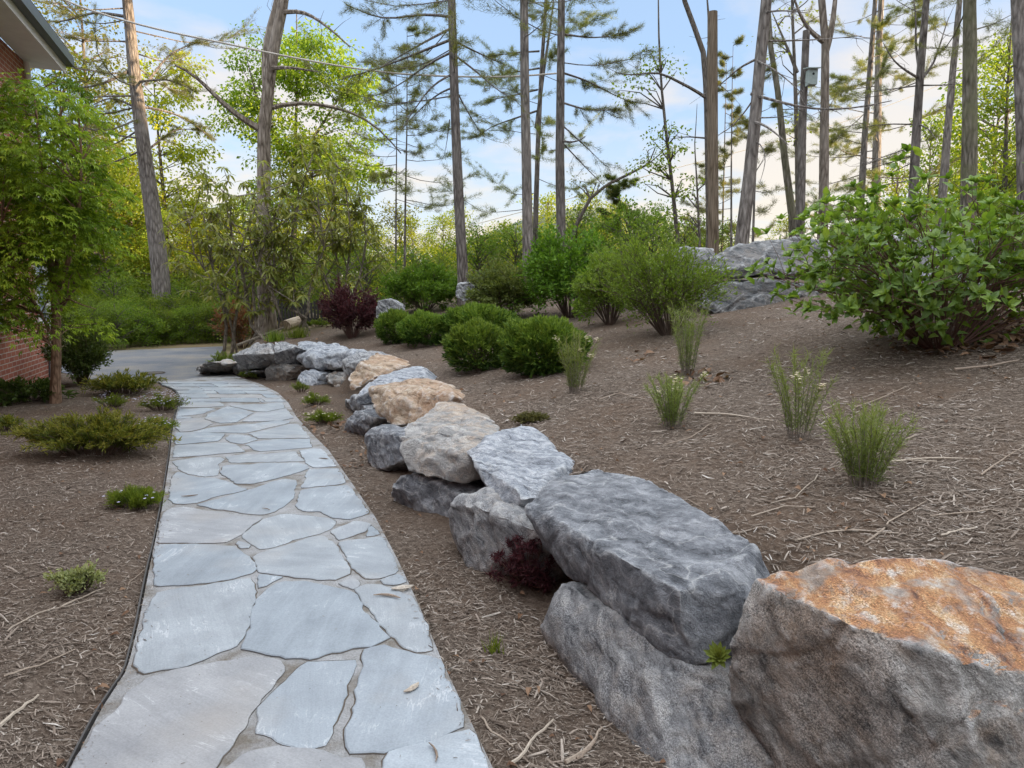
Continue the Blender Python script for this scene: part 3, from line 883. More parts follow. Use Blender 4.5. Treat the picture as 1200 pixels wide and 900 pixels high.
# ------------------------------------------------------------------ boulders
RM = dict(
    slate=rock_mat('slate_grey_rock', (.075, .08, .09), (.16, .17, .187), (.30, .312, .33), (.4, .5, .75), 7, speck=.35, vein=.45),
    grey=rock_mat('speckled_grey_rock', (.12, .123, .13), (.24, .243, .248), (.40, .40, .395), (.55, -.3, .8), 9, rust=.25, rustcol=(.25, .17, .10), speck=.7),
    blue=rock_mat('banded_blue_grey_rock', (.14, .155, .18), (.30, .325, .36), (.54, .56, .59), (.45, .75, .5), 16, speck=.45),
    pale=rock_mat('pale_banded_rock', (.10, .105, .115), (.235, .24, .25), (.45, .455, .455), (.8, .3, .5), 14, speck=.25, white=.1),
    tan=rock_mat('tan_rusty_rock', (.17, .12, .08), (.36, .275, .19), (.58, .51, .42), (.2, .3, .95), 9, rust=.55, rustcol=(.40, .19, .08), speck=.4, white=.05),
    greytan=rock_mat('grey_rock_with_ochre_stains', (.15, .15, .15), (.285, .28, .27), (.46, .45, .43), (.3, .5, .8), 8, rust=.3, rustcol=(.46, .26, .10), speck=.55, white=.05),
    ledge=rock_mat('dark_bedded_rock', (.055, .058, .062), (.125, .128, .13), (.235, .23, .22), (.15, .1, .98), 11, rust=.3, rustcol=(.16, .11, .07), speck=.4),
    orange=rock_mat('speckled_rock_with_orange_top', (.10, .095, .09), (.235, .225, .21), (.50, .49, .47), (.7, -.2, .55), 6, rust=.56, rustcol=(.25, .145, .07), rusttop=.95, speck=.75, vein=.2, white=.12),
)


def rock(pts, label, m, back=.45, ndir=(.85, .53), seed=1, amp=1.0, vox=None, low=.45, group='boulders of the retaining wall', strata=(.3, .4, .85), raw=(), sub=None, chip=7, grow=1.05):
    if len(pts):
        P = np.array([PZ(*p) for p in pts])
        B = P + np.array((ndir[0], ndir[1], 0)) * back
        B[:, 2] = np.minimum(P[:, 2], P[:, 2] * (1 - low) + P[:, 2].min() * low)
        A = np.vstack([P, B] + ([np.array(raw)] if len(raw) else []))
    else:
        A = np.array(raw, float)
    org = np.array((A[:, 0].mean(), A[:, 1].mean(), A[:, 2].min()))
    A = A - org
    mid_ = A.mean(0); A = mid_ + (A - mid_) * grow
    size = float(np.linalg.norm(A.max(0) - A.min(0)))
    bm = bmesh.new()
    for a in A: bm.verts.new(a)
    r = bmesh.ops.convex_hull(bm, input=bm.verts[:])
    dead = {e for k in ('geom_interior', 'geom_unused') for e in r[k] if isinstance(e, bmesh.types.BMVert)}
    for v in dead:
        if v.is_valid: bm.verts.remove(v)
    # break the corners and arrises off with flat chips
    rq = random.Random(seed * 17 + 3)
    for _ in range(chip):
        bm.normal_update()
        es = [e for e in bm.edges if len(e.link_faces) == 2 and e.calc_face_angle(0) > .35]
        if not es: break
        e = rq.choices(es, [x.calc_length() for x in es])[0]
        f1, f2 = e.link_faces
        w = rq.uniform(.25, .75)
        nn = (f1.normal * w + f2.normal * (1 - w) + Vector((rq.gauss(0, .16), rq.gauss(0, .16), rq.gauss(0, .16)))).normalized()
        c = e.verts[0].co.lerp(e.verts[1].co, rq.uniform(.1, .9))
        hi = max(v.co.dot(nn) for v in bm.verts)
        d = hi - size * rq.uniform(.014, .042) * (1.0 if chip > 6 else .45)
        bmesh.ops.bisect_plane(bm, geom=bm.verts[:] + bm.edges[:] + bm.faces[:], plane_co=nn * d, plane_no=nn, clear_outer=True)
        pts_ = [v.co.copy() for v in bm.verts]
        bm.clear()
        for p_ in pts_: bm.verts.new(p_)
        r = bmesh.ops.convex_hull(bm, input=bm.verts[:])
        for v in {x for k in ('geom_interior', 'geom_unused') for x in r[k] if isinstance(x, bmesh.types.BMVert)}:
            if v.is_valid: bm.verts.remove(v)
        bmesh.ops.dissolve_limit(bm, angle_limit=R(3), verts=bm.verts[:], edges=bm.edges[:])
    me = bpy.data.meshes.new('tmp'); bm.to_mesh(me); bm.free()
    ob = bpy.data.objects.new('boulder', me); COL.objects.link(ob)
    md = ob.modifiers.new('r', 'REMESH'); md.mode = 'VOXEL'; md.voxel_size = vox or size / 72.0
    dg = bpy.context.evaluated_depsgraph_get()
    me2 = bpy.data.meshes.new_from_object(ob.evaluated_get(dg))
    ob.modifiers.clear(); ob.data = me2; bpy.data.meshes.remove(me)
    n = len(me2.vertices)
    co = np.empty(n * 3, np.float32); me2.vertices.foreach_get('co', co); co = co.reshape(-1, 3).astype(float)
    nv = np.empty(n * 3, np.float32); me2.vertices.foreach_get('normal', nv); nv = nv.reshape(-1, 3).astype(float)
    sd = unit(np.array(strata))
    f0 = 2.2 / size
    off = Vector((seed * 7.3, seed * 3.1, seed * 1.7))
    out = np.zeros(n); side = np.zeros((n, 3))
    for i in range(n):
        p = Vector(co[i]) + off
        a = noise.fractal(p * f0 * 1.1, 1.0, 2.0, 3)
        c = noise.fractal(p * f0 * 6.0, .85, 2.0, 4)
        # broken ledges across the bedding, and flat chipped facets
        h = float(co[i] @ sd) / size * 7.0 + 1.1 * noise.noise(p * f0 * 1.5)
        t = h - math.floor(h)
        led = t * t * (3 - 2 * t) if t < .82 else (1 - t) / .18
        vd = noise.voronoi(p * f0 * 3.2)[0]
        cell = noise.cell(p * 0 + Vector(noise.voronoi(p * f0 * 3.2)[1][0]) * 9.1)
        fac = (cell - .5) * min(1.0, (vd[1] - vd[0]) * 4)
        cr = abs(noise.noise(p * f0 * 2.3 + Vector((3.1, 1.7, 9.2))))
        cr2 = abs(noise.noise(p * f0 * 5.1))
        out[i] = .011 * a + .011 * c + .017 * (led - .5) + .015 * fac - .016 * max(0, .09 - cr) / .09 - .008 * max(0, .10 - cr2) / .10
    co = co + nv * (out * size * .9 * amp)[:, None]
    me2.vertices.foreach_set('co', co.astype(np.float32).ravel())
    me2.materials.clear(); me2.materials.append(RM[m])
    me2.polygons.foreach_set('use_smooth', np.ones(len(me2.polygons), bool))
    me2.set_sharp_from_angle(angle=R(38))
    me2.update()
    me2.name = 'boulder'
    ob.location = tuple(org)
    tag(ob, label, 'boulder', group)
    return ob


rock([(893, 670, .645), (905, 690, .63), (940, 703, .63), (990, 728, .63), (1030, 735, .615), (1130, 775, .59), (1160, 762, .585), (1210, 758, .575),
      (975, 655, .665), (1060, 660, .655), (1110, 656, .66), (1165, 660, .655), (1215, 680, .63), (1300, 720, .58), (1330, 800, .5)],
     'largest boulder, rust orange on top, at the near end of the stone wall', 'orange', back=.05, seed=3, amp=.42, vox=.011, grow=1.02, chip=6, strata=(.6, -.2, .75),
     raw=[(.655, 2.05, .38), (.67, 2.05, .25), (.80, 1.98, .04), (.73, 2.03, .1), (.9, 1.9, -.05), (1.08, 1.55, -.05), (1.10, 1.55, .3), (1.35, 1.55, .3), (1.4, 1.5, -.05), (1.9, 1.75, -.05), (1.2, 2.15, 0), (1.7, 2.2, .1), (.85, 2.2, .05)])
rock([(618, 586, .50), (650, 561, .54), (700, 548, .56), (757, 563, .575), (800, 585, .59), (860, 620, .60), (887, 642, .59), (886, 668, .54), (640, 600, .50), (690, 630, .51), (735, 657, .525), (795, 690, .53),
      (617, 602, .45), (640, 645, .30), (660, 668, .27), (720, 718, .26), (770, 764, .26), (800, 780, .265), (828, 774, .28), (852, 742, .36), (880, 700, .47), (770, 720, .41)],
     'big dark slate grey block resting on a lower stone beside the orange topped boulder', 'slate', back=.12, seed=5, amp=.34, vox=.0105, grow=1.02, chip=5, strata=(.5, .1, .85))
rock([(632, 730, .10), (640, 706, .20), (664, 682, .285), (700, 700, .29), (745, 738, .285), (800, 776, .27), (850, 802, .24), (900, 890, .12), (765, 800, .2), (640, 752, 0), (650, 772, -.03), (690, 812, -.03), (760, 897, -.03), (800, 960, -.05), (930, 960, -.03)],
     'long grey lower boulder under the dark slate block, near the path', 'grey', back=.45, seed=8, amp=.42, vox=.0115, grow=1.02, chip=5, strata=(.6, -.5, .6), low=.2)
rock([(549, 573, .40), (562, 571, .41), (600, 600, .39), (640, 627, .34), (655, 642, .30), (530, 592, .33), (522, 612, .20), (530, 632, .1), (546, 652, .05), (549, 672, -.01), (572, 685, -.02), (605, 682, -.02), (640, 690, .0), (655, 660, .15), (575, 600, .38)],
     'rounded grey and tan lower boulder left of the dark red plant', 'grey', back=.4, seed=12, amp=.6, strata=(.8, .3, .3), low=.2)
rock([(475, 555, .25), (500, 556, .26), (548, 572, .25), (465, 582, .05), (480, 597, -.01), (520, 607, -.01), (532, 614, 0), (545, 600, .08), (468, 570, .16)],
     'low dark grey boulder beneath the ochre stained grey one', 'slate', back=.45, seed=15, amp=.6, low=.2, grow=1.12)
rock([(463, 510, .49), (478, 497, .54), (522, 470, .60), (545, 475, .61), (584, 493, .58), (565, 515, .54), (548, 530, .49), (556, 562, .30), (530, 567, .28), (482, 554, .29), (475, 536, .38), (520, 520, .50), (500, 540, .36)],
     'big grey boulder with ochre stains on its lower edge', 'greytan', back=.25, seed=17, amp=.6, vox=.024)
rock([(543, 528, .52), (560, 515, .56), (610, 498, .60), (640, 512, .59), (677, 531, .57), (662, 542, .55), (640, 560, .50), (614, 578, .46), (563, 546, .49), (545, 536, .47), (562, 570, .35), (572, 590, .32), (600, 606, .30), (612, 600, .32), (617, 585, .40), (590, 562, .475)],
     'light blue grey banded boulder between the ochre stained one and the dark block', 'blue', back=.15, seed=19, amp=.55, vox=.018, strata=(.3, .3, .9))
rock([(597, 622, .27), (612, 604, .34), (624, 608, .34), (641, 628, .28), (634, 634, .25), (602, 630, .24)],
     'small grey wedge stone tucked under the dark slate block', 'slate', back=.15, seed=21, amp=.6)
rock([(432, 456, .54), (441, 447, .59), (500, 444, .62), (522, 450, .62), (530, 463, .60), (500, 485, .42), (478, 499, .33), (455, 497, .28), (441, 485, .32), (430, 471, .42), (470, 470, .50)],
     'tan and rust brown boulder with a hollow side', 'tan', back=.3, seed=23, amp=.8, vox=.022)
rock([(431, 505, .30), (445, 500, .34), (470, 512, .32), (476, 532, .20), (475, 547, .08), (468, 553, -.01), (446, 556, -.02), (433, 537, .05)],
     'dark grey lower boulder below the tan one', 'slate', back=.45, seed=25, amp=.7, low=.2, grow=1.12)
rock([(402, 497, .12), (420, 479, .28), (438, 490, .27), (443, 505, .10), (425, 516, -.02), (405, 509, .0)],
     'small square grey stone at the foot of the blue grey slab', 'slate', back=.4, seed=27, amp=.7, low=.2)
rock([(408, 468, .37), (418, 456, .46), (450, 439, .58), (485, 425, .64), (497, 433, .63), (494, 441, .60), (450, 449, .50), (435, 460, .40), (430, 471, .33), (415, 475, .30)],
     'long narrow blue grey slab slanting between two tan boulders', 'blue', back=.25, seed=29, amp=.5)
rock([(403, 456, .30), (406, 441, .44), (425, 425, .60), (440, 414, .66), (458, 416, .66), (466, 428, .58), (440, 441, .46), (421, 453, .34), (410, 462, .24)],
     'tan boulder with a rusty orange crest behind the blue grey slab', 'tan', back=.4, seed=31, amp=.8)
rock([(398, 432, .38), (400, 424, .5), (421, 413, .61), (445, 412, .64), (440, 420, .60), (425, 429, .48), (416, 441, .32), (403, 441, .30)],
     'white crusted pale boulder right of the widest pale one', 'pale', back=.5, seed=33, amp=.8)
rock([(345, 413, .50), (350, 401, .62), (370, 399, .66), (395, 406, .63), (421, 409, .62), (432, 412, .62), (406, 420, .50), (398, 432, .33), (385, 430, .27), (370, 436, .20), (355, 433, .24), (350, 421, .40)],
     'widest pale grey boulder with white edges at the bend of the wall', 'blue', back=.45, ndir=(.7, .7), seed=35, amp=.8, chip=5, grow=1.0)
rock([(271, 416, .43), (290, 407, .55), (302, 402, .61), (316, 402, .63), (319, 414, .50), (317, 429, .24), (298, 434, .16), (281, 432, .18)],
     'grey boulder at the far left end of the stone wall', 'grey', back=.5, ndir=(.6, .8), seed=37, amp=.8, chip=5, grow=1.0)
rock([(322, 401, .64), (335, 401, .64), (347, 406, .61), (348, 422, .36), (342, 430, .24), (324, 431, .22), (320, 414, .5)],
     'pale grey block second from the far left end of the stone wall', 'pale', back=.5, ndir=(.6, .8), seed=77, amp=.8, chip=5, grow=1.0)
rock([(310, 430, .24), (325, 424, .32), (343, 428, .30), (353, 441, .08), (335, 449, -.02), (312, 447, -.02)],
     'rusty grey stone low under the pale grey block near the far left end', 'greytan', back=.4, ndir=(.6, .8), seed=39, amp=.8, low=.2)
rock([(346, 440, .18), (360, 433, .27), (378, 438, .22), (379, 450, .04), (362, 457, -.02), (348, 452, 0)],
     'low flat grey stone under the widest pale boulder', 'blue', back=.4, ndir=(.7, .7), seed=41, amp=.8, low=.2)
rock([(380, 440, .2), (392, 435, .27), (405, 437, .27), (406, 455, .05), (398, 460, -.02), (386, 452, .02)],
     'angular brown grey stone under the white crusted boulder', 'greytan', back=.4, ndir=(.75, .66), seed=43, amp=.8, low=.2)
rock([(282, 437, .12), (295, 433, .17), (312, 434, .17), (312, 443, 0), (290, 443, -.02)],
     'pale low stone half hidden by grass at the far end of the wall', 'pale', back=.4, ndir=(.6, .8), seed=45, amp=.8, low=.2)
rock([(228, 433, .12), (240, 424, .28), (258, 420, .33), (268, 426, .26), (268, 438, 0), (235, 439, -.02)],
     'dark mossy boulder beside the drive where the path ends', 'greytan', back=.6, ndir=(.5, .85), seed=47, amp=1.0, low=.2)
rock([(404, 470, .12), (412, 462, .25), (424, 468, .28), (430, 480, .2), (418, 484, .02), (406, 482, -.02)],
     'shadowed dark stone beneath the blue grey slab', 'slate', back=.4, seed=49, amp=.8, low=.2)



rock([(418, 476, .10), (424, 470, .2), (436, 474, .24), (440, 484, .14), (430, 489, -.02), (420, 486, -.02)],
     'small dark stone between the blue grey slab and the tan boulder', 'slate', back=.35, seed=69, amp=.8, low=.2, grow=1.1)
rock([(446, 497, .2), (466, 503, .22), (476, 512, .16), (470, 520, .05), (452, 512, .08)],
     'rusty stone wedged between the tan boulder and the dark one below it', 'tan', back=.3, seed=71, amp=.8, low=.2, grow=1.15)
rock([(384, 426, .2), (400, 428, .3), (408, 436, .24), (405, 446, .06), (388, 444, .06)],
     'grey filler stone beneath the white crusted boulder', 'grey', back=.4, ndir=(.7, .7), seed=73, amp=.8, low=.2, grow=1.2)
rock([(268, 430, .1), (276, 424, .26), (292, 426, .26), (296, 440, .02), (276, 441, -.02)],
     'grey foundation stone under the far left boulder of the wall', 'grey', back=.5, ndir=(.6, .8), seed=75, amp=.8, low=.2, grow=1.1)


def urock(pts, y, label, m, back, seed, amp=.8, dys=None, **k):
    """rocks up on the slope: an outline at its own distance, a depth, and a foot sunk in the ground"""
    P = np.array([PY(u, v, y + (dys[i] if dys else 0)) for i, (u, v) in enumerate(pts)])
    B = P + np.array((.15, .98, 0)) * back
    B[:, 2] = np.minimum(B[:, 2], P[:, 2].max() - .03)
    return rock([], label, m, seed=seed, amp=amp, group='rocks up on the mulch slope', raw=np.vstack([P, B]), **k)


urock([(822, 356), (830, 336), (850, 330), (890, 327), (940, 332), (960, 345), (965, 366), (900, 368), (830, 366)], 8.9,
      'wide blue grey rock set in the slope below the cracked slab', 'ledge', .7, 51, dys=[0, .05, .1, .1, .1, .1, 0, 0, 0])
urock([(828, 322), (842, 298), (866, 286), (905, 278), (955, 279), (990, 296), (992, 316), (935, 326), (885, 315)], 9.2,
      'cracked grey slab on top of the blue grey rock at the crest', 'ledge', .9, 53, dys=[-.2, .1, .3, .4, .4, .2, 0, -.2, -.25])
urock([(1020, 330), (1030, 290), (1060, 272), (1110, 270), (1160, 280), (1180, 320), (1175, 345), (1040, 350)], 8.0,
      'large pale grey rock behind the big leafy bush', 'grey', .8, 55, dys=[0, .1, .2, .2, .2, .1, 0, 0])
urock([(1066, 330), (1070, 318), (1090, 309), (1110, 318), (1112, 335), (1080, 340)], 7.4,
      'small whitish rock seen through the stems of the big leafy bush', 'pale', .3, 57, dys=[0, .1, .15, .1, 0, 0])
urock([(770, 330), (775, 300), (800, 290), (835, 292), (842, 315), (835, 335)], 10.2,
      'grey rock behind the feathery green bush', 'grey', .6, 59)
urock([(722, 325), (728, 308), (745, 302), (762, 310), (765, 328)], 10.6,
      'small pale rock deep behind the feathery green bush', 'pale', .5, 61)
urock([(534, 348), (536, 332), (548, 330), (556, 337), (556, 350), (545, 353)], 12.2,
      'pale bluish rock at the foot of the straight pine', 'pale', .4, 63)
urock([(440, 372), (443, 353), (458, 350), (468, 358), (470, 378), (450, 380)], 12.0,
      'pale upright stone between the dark red bush and the round bush', 'pale', .3, 65)
urock([(1150, 350), (1160, 330), (1190, 322), (1230, 330), (1235, 352)], 7.0,
      'grey rock at the right behind the big leafy bush', 'pale', .5, 67)

# ------------------------------------------------------------------ mulch: chips, twigs, dead leaves (nobody could count them)
M_CHIP = chip_mat('weathered_wood_chip', [(.085, .064, .05), (.155, .122, .096), (.225, .182, .147), (.295, .245, .20), (.375, .325, .275), (.46, .42, .37), (.58, .55, .51)])
M_DEAD = leaf_mat('dead_leaf', [(.08, .042, .026), (.15, .082, .05), (.25, .155, .10)], trans=.1, rough=.7)


def tnormal(x, y):
    e = .04
    return unit(np.stack([(TH(x - e, y) - TH(x + e, y)) / (2 * e), (TH(x, y - e) - TH(x, y + e)) / (2 * e), np.ones_like(x)], -1))


def scatter(n, ymin, ymax, power):
    """random spots in the mulch beds, thinning out with distance from the walk"""
    out = np.zeros((0, 2))
    while len(out) < n:
        u = rng.random(n * 2)
        p = 1 - power
        y = (ymin ** p + u * (ymax ** p - ymin ** p)) ** (1 / p)
        x = rng.uniform(-.80, 1.15, n * 2) * (y + .6)
        ok = ~in_poly(x, y, PATH_POLY) & ~in_poly(x, y, DRIVE) & (x > -8.0 + (12.4 - y) * .364 + .02)
        s = seg_dist(x, y, WALL); ins = in_poly(x, y, WALL_POLY)
        ok &= ~(ins & (s < .28))
        ok &= ~((y > 14.5) & (x < -1.2 - (y - 13) * .0))
        ok &= rng.random(n * 2) < np.clip(.88 + 1.4 * wnoise(x, y, 2.6, 21) + .9 * wnoise(x, y, 7.0, 22), .42, 1)
        out = np.vstack([out, np.stack([x, y], 1)[ok]])
    return out[:n]


def chips(n, ymin, ymax, power, lmin, lmax, lift=.012, xy=None, zz=None):
    if xy is None: xy = scatter(n, ymin, ymax, power)
    x, y = xy.T
    z = TH(x, y) if zz is None else np.full(n, zz); nn = tnormal(x, y) if zz is None else np.tile((0, 0, 1.), (n, 1))
    az = rng.uniform(0, 2 * math.pi, n)
    flow = rng.random(n) < .45
    az = np.where(flow, rng.normal(2.6, .5, n), az)
    D = np.stack([np.cos(az), np.sin(az), np.zeros(n)], 1)
    D = unit(D - nn * np.sum(D * nn, 1, keepdims=True) + nn * rng.normal(0, .16, (n, 1)))
    S = unit(np.cross(nn + rng.normal(0, .28, (n, 3)), D)); U = np.cross(D, S)
    L = (lmin + (lmax - lmin) * rng.random(n) ** 2.2)[:, None]
    W = (L[:, 0] * rng.uniform(.04, .17, n)).clip(.0016, .009)[:, None]
    c = np.stack([x, y, z], 1) + nn * rng.uniform(.002, lift, (n, 1))
    bend = U * L * rng.normal(0, .05, (n, 1))
    a, b = c - D * L / 2, c + D * L / 2
    T = W * rng.uniform(.25, .7, (n, 1))
    V = np.stack([a - S * W * .4, a + S * W * .4 + U * T * .2, c + bend - S * W * .6, c + bend + U * T, c + bend + S * W * .6, b - S * W * .3 + U * T * .2, b + S * W * .35], 1).reshape(-1, 3)
    o = (np.arange(n) * 7)[:, None]
    Q = np.concatenate([o + np.array((0, 3, 2, 2))[None] * 1], 0)
    T3 = np.stack([o + np.array(t) for t in ((0, 3, 2), (0, 1, 3), (1, 4, 3), (2, 3, 5), (3, 6, 5), (3, 4, 6))], 1).reshape(-1, 3)
    r = rng.beta(1.3, 3.0, n)
    return V, T3, np.repeat(r, 6)


g = Geo()
for a in ((165000, .7, 5.5, 1.15, .006, .04), (70000, 2.5, 9.0, 1.1, .010, .05), (34000, 5.0, 15.5, 1.05, .02, .075), (6000, .8, 9.0, 1.15, .03, .09, .016), (500, .8, 7.0, 1.2, .05, .13, .02)):
    V, T3, r = chips(*a)
    g.add(V, T=T3, r=r)
# crumbs that have strayed on to the edges of the path and into its joints
side = np.vstack([resample(PLW[1:], 900), resample(PRW[1:], 900)])
xy = np.repeat(side, 2, 0)[rng.permutation(3600)] + rng.normal(0, .035, (3600, 2))
xy = xy[in_poly(xy[:, 0], xy[:, 1], PATH_POLY)][:1500]
V, T3, r = chips(len(xy), 0, 0, 0, .006, .03, .004, xy, .031); g.add(V, T=T3, r=r)
y_ = 1.2 + 9 * rng.random(420) ** 1.4; lx_ = np.interp(y_, PLW[:, 1], PLW[:, 0]); rx_ = np.interp(y_, PRW[:, 1], PRW[:, 0])
xy = np.stack([lx_ + (rx_ - lx_) * rng.uniform(.06, .94, 420), y_], 1)
V, T3, r = chips(420, 0, 0, 0, .004, .014, .003, xy, .031); g.add(V, T=T3, r=r)
tag(g.build('mulch_chips', M_CHIP), 'shredded wood mulch covering the planting beds', 'mulch', kind='stuff')

# loose long sticks lying on the mulch, some pale
M_STICK = chip_mat('pale_stick', [(.16, .115, .085), (.28, .22, .17), (.42, .36, .29), (.52, .47, .40)])
g = Geo()


def stick(pts, r0, r1=None, val=.5):
    P = []
    for u, v in pts:
        p = PT(u, v); p[2] += .012; P.append(p)
    P = resample(np.array(P), 8); P[:, :2] += np.cumsum(rng.normal(0, .006, (8, 2)), 0)
    g.tube(P, np.linspace(r0, r1 or r0 * .5, len(P)) * .62, 5, r=val * .75, rough=.3)


for pts, r0, val in (
    ([(1040, 545), (1090, 540), (1150, 544)], .010, .8), ([(1150, 560), (1185, 535), (1199, 522)], .006, .5), ([(600, 898), (625, 868), (650, 852)], .010, .9),
    ([(665, 899), (690, 880), (715, 858)], .012, .6), ([(672, 895), (700, 878), (712, 862)], .008, .4), ([(560, 848), (580, 868), (600, 885)], .007, .7),
    ([(1100, 545), (1050, 542)], .008, .7), ([(815, 487), (850, 488), (905, 497)], .012, .8), ([(835, 500), (820, 515), (790, 525)], .006, .5),
    ([(745, 590), (770, 600), (800, 590), (820, 600)], .007, .4), ([(660, 545), (690, 530), (700, 528)], .006, .3), ([(1010, 640), (1040, 610), (1080, 590)], .006, .6),
    ([(1120, 435), (1160, 432), (1199, 425)], .016, .5), ([(1000, 480), (1030, 470), (1060, 455)], .008, .5), ([(930, 640), (990, 625), (1060, 632)], .008, .7),
    ([(70, 715), (100, 700), (125, 692)], .008, .7), ([(0, 800), (40, 790), (80, 770)], .007, .6), ([(10, 745), (50, 722), (110, 706)], .006, .8),
    ([(0, 860), (30, 838), (50, 822)], .012, .9), ([(150, 690), (175, 665)], .004, .5), ([(1060, 520), (1110, 500), (1150, 508)], .007, .6), ([(880, 610), (915, 598), (955, 600)], .006, .7),
    ([(955, 560), (925, 585), (900, 592)], .005, .8), ([(1090, 610), (1150, 600), (1190, 612)], .006, .6), ([(1100, 690 - 60), (1140, 622)], .009, .95), ([(700, 470), (725, 462), (760, 470)], .007, .6)):
    stick(pts, r0, val=val)
tag(g.build('fallen_sticks', M_STICK), 'loose pale sticks and splinters scattered over the mulch', 'sticks', kind='stuff')

# bits lying on the flagstones
for (u, v, L, az, val, lab) in ((484, 806, .075, .9, .7, 'split grey wood chip lying on a near flagstone'), (511, 880, .10, 1.9, .2, 'dark curved twig on the nearest right flagstone'),
                                (472, 689, .11, .35, .95, 'whitish bark flake on the right edge of the path'), (222, 581, .11, .35, .15, 'short brown stick on a left flagstone'),
                                (313, 596, .08, 2.6, .1, 'dark curled leaf stem in the middle of the path'), (380, 537, .10, 2.8, .1, 'dark curled leaf at the right edge of the path'),
                                (455, 697, .14, 2.9, .35, 'thin bent twig beside the whitish bark flake')):
    p = PZ(u, v, .04)
    g = Geo()
    d = np.array((math.cos(az), math.sin(az), 0)); s_ = np.array((-d[1], d[0], 0))
    k = np.linspace(-.5, .5, 5)
    P = p + d * (k * L)[:, None] + s_ * ((k ** 2) * L * .5)[:, None]
    g.tube(P, np.array([.3, .8, 1, .8, .3]) * L * (.13 if val > .6 else .05), 5, r=val, rough=.5)
    tag(g.build('wood_chip' if val > .6 else 'twig', M_STICK, origin=p), lab, 'debris', 'bits lying on the flagstones')

# dead leaves: the drift under the big bush and a few elsewhere
g = Geo()


def litter(cu, cv, ru, rv, n, L):
    for _ in range(n):
        p = PT(cu + rng.normal(0, ru), cv + rng.normal(0, rv))
        if in_poly(p[0], p[1], PATH_POLY): continue
        p[2] += .004 + rng.random() * .025 * (L / .12)
        az = rng.uniform(0, 6.28)
        D = np.array([(math.cos(az), math.sin(az), rng.normal(0, .3))]); Nn = np.array([(rng.normal(0, .4), rng.normal(0, .4), 1)])
        g.bigleaves(p[None], D, Nn, L * rng.uniform(.6, 1.2), L * rng.uniform(.45, .75), fold=rng.uniform(-.3, .4), droop=rng.uniform(-.3, .5))


litter(1120, 402, 40, 9, 190, .09); litter(1180, 376, 25, 12, 120, .10); litter(1190, 392, 20, 9, 80, .09)
litter(830, 445, 14, 5, 24, .09); litter(755, 420, 10, 4, 14, .09); litter(395, 502, 12, 4, 30, .08); litter(372, 472, 6, 3, 10, .07)
litter(885, 300, 14, 3, 16, .1); litter(530, 460, 6, 3, 14, .06); litter(310, 402, 30, 8, 40, .09); litter(170, 470, 14, 3, 14, .08); litter(110, 520, 12, 4, 14, .08); litter(420, 545, 8, 8, 14, .06)
for _ in range(700):
    y = 1.6 + 11 * rng.random() ** 1.4; x = rng.uniform(-.7, .7) * y
    if in_poly(x, y, PATH_POLY) or in_poly(x, y, DRIVE) or x < -7.5 + (12.4 - y) * .364: continue
    az = rng.uniform(0, 6.28)
    g.bigleaves(np.array([(x, y, float(TH(x, y)) + .015)]), np.array([(math.cos(az), math.sin(az), .1)]), np.array([(rng.normal(0, .3), rng.normal(0, .3), 1)]), rng.uniform(.018, .05), rng.uniform(.012, .028), fold=.3)
tag(g.build('dead_leaves', M_DEAD), 'dry brown leaves lying in drifts on the mulch', 'leaf litter', kind='stuff')

# ------------------------------------------------------------------ planting
def dirs(n, up=0.0, spread=1.0):
    d = rng.normal(size=(n, 3)) * spread + (0, 0, up)
    return unit(d)


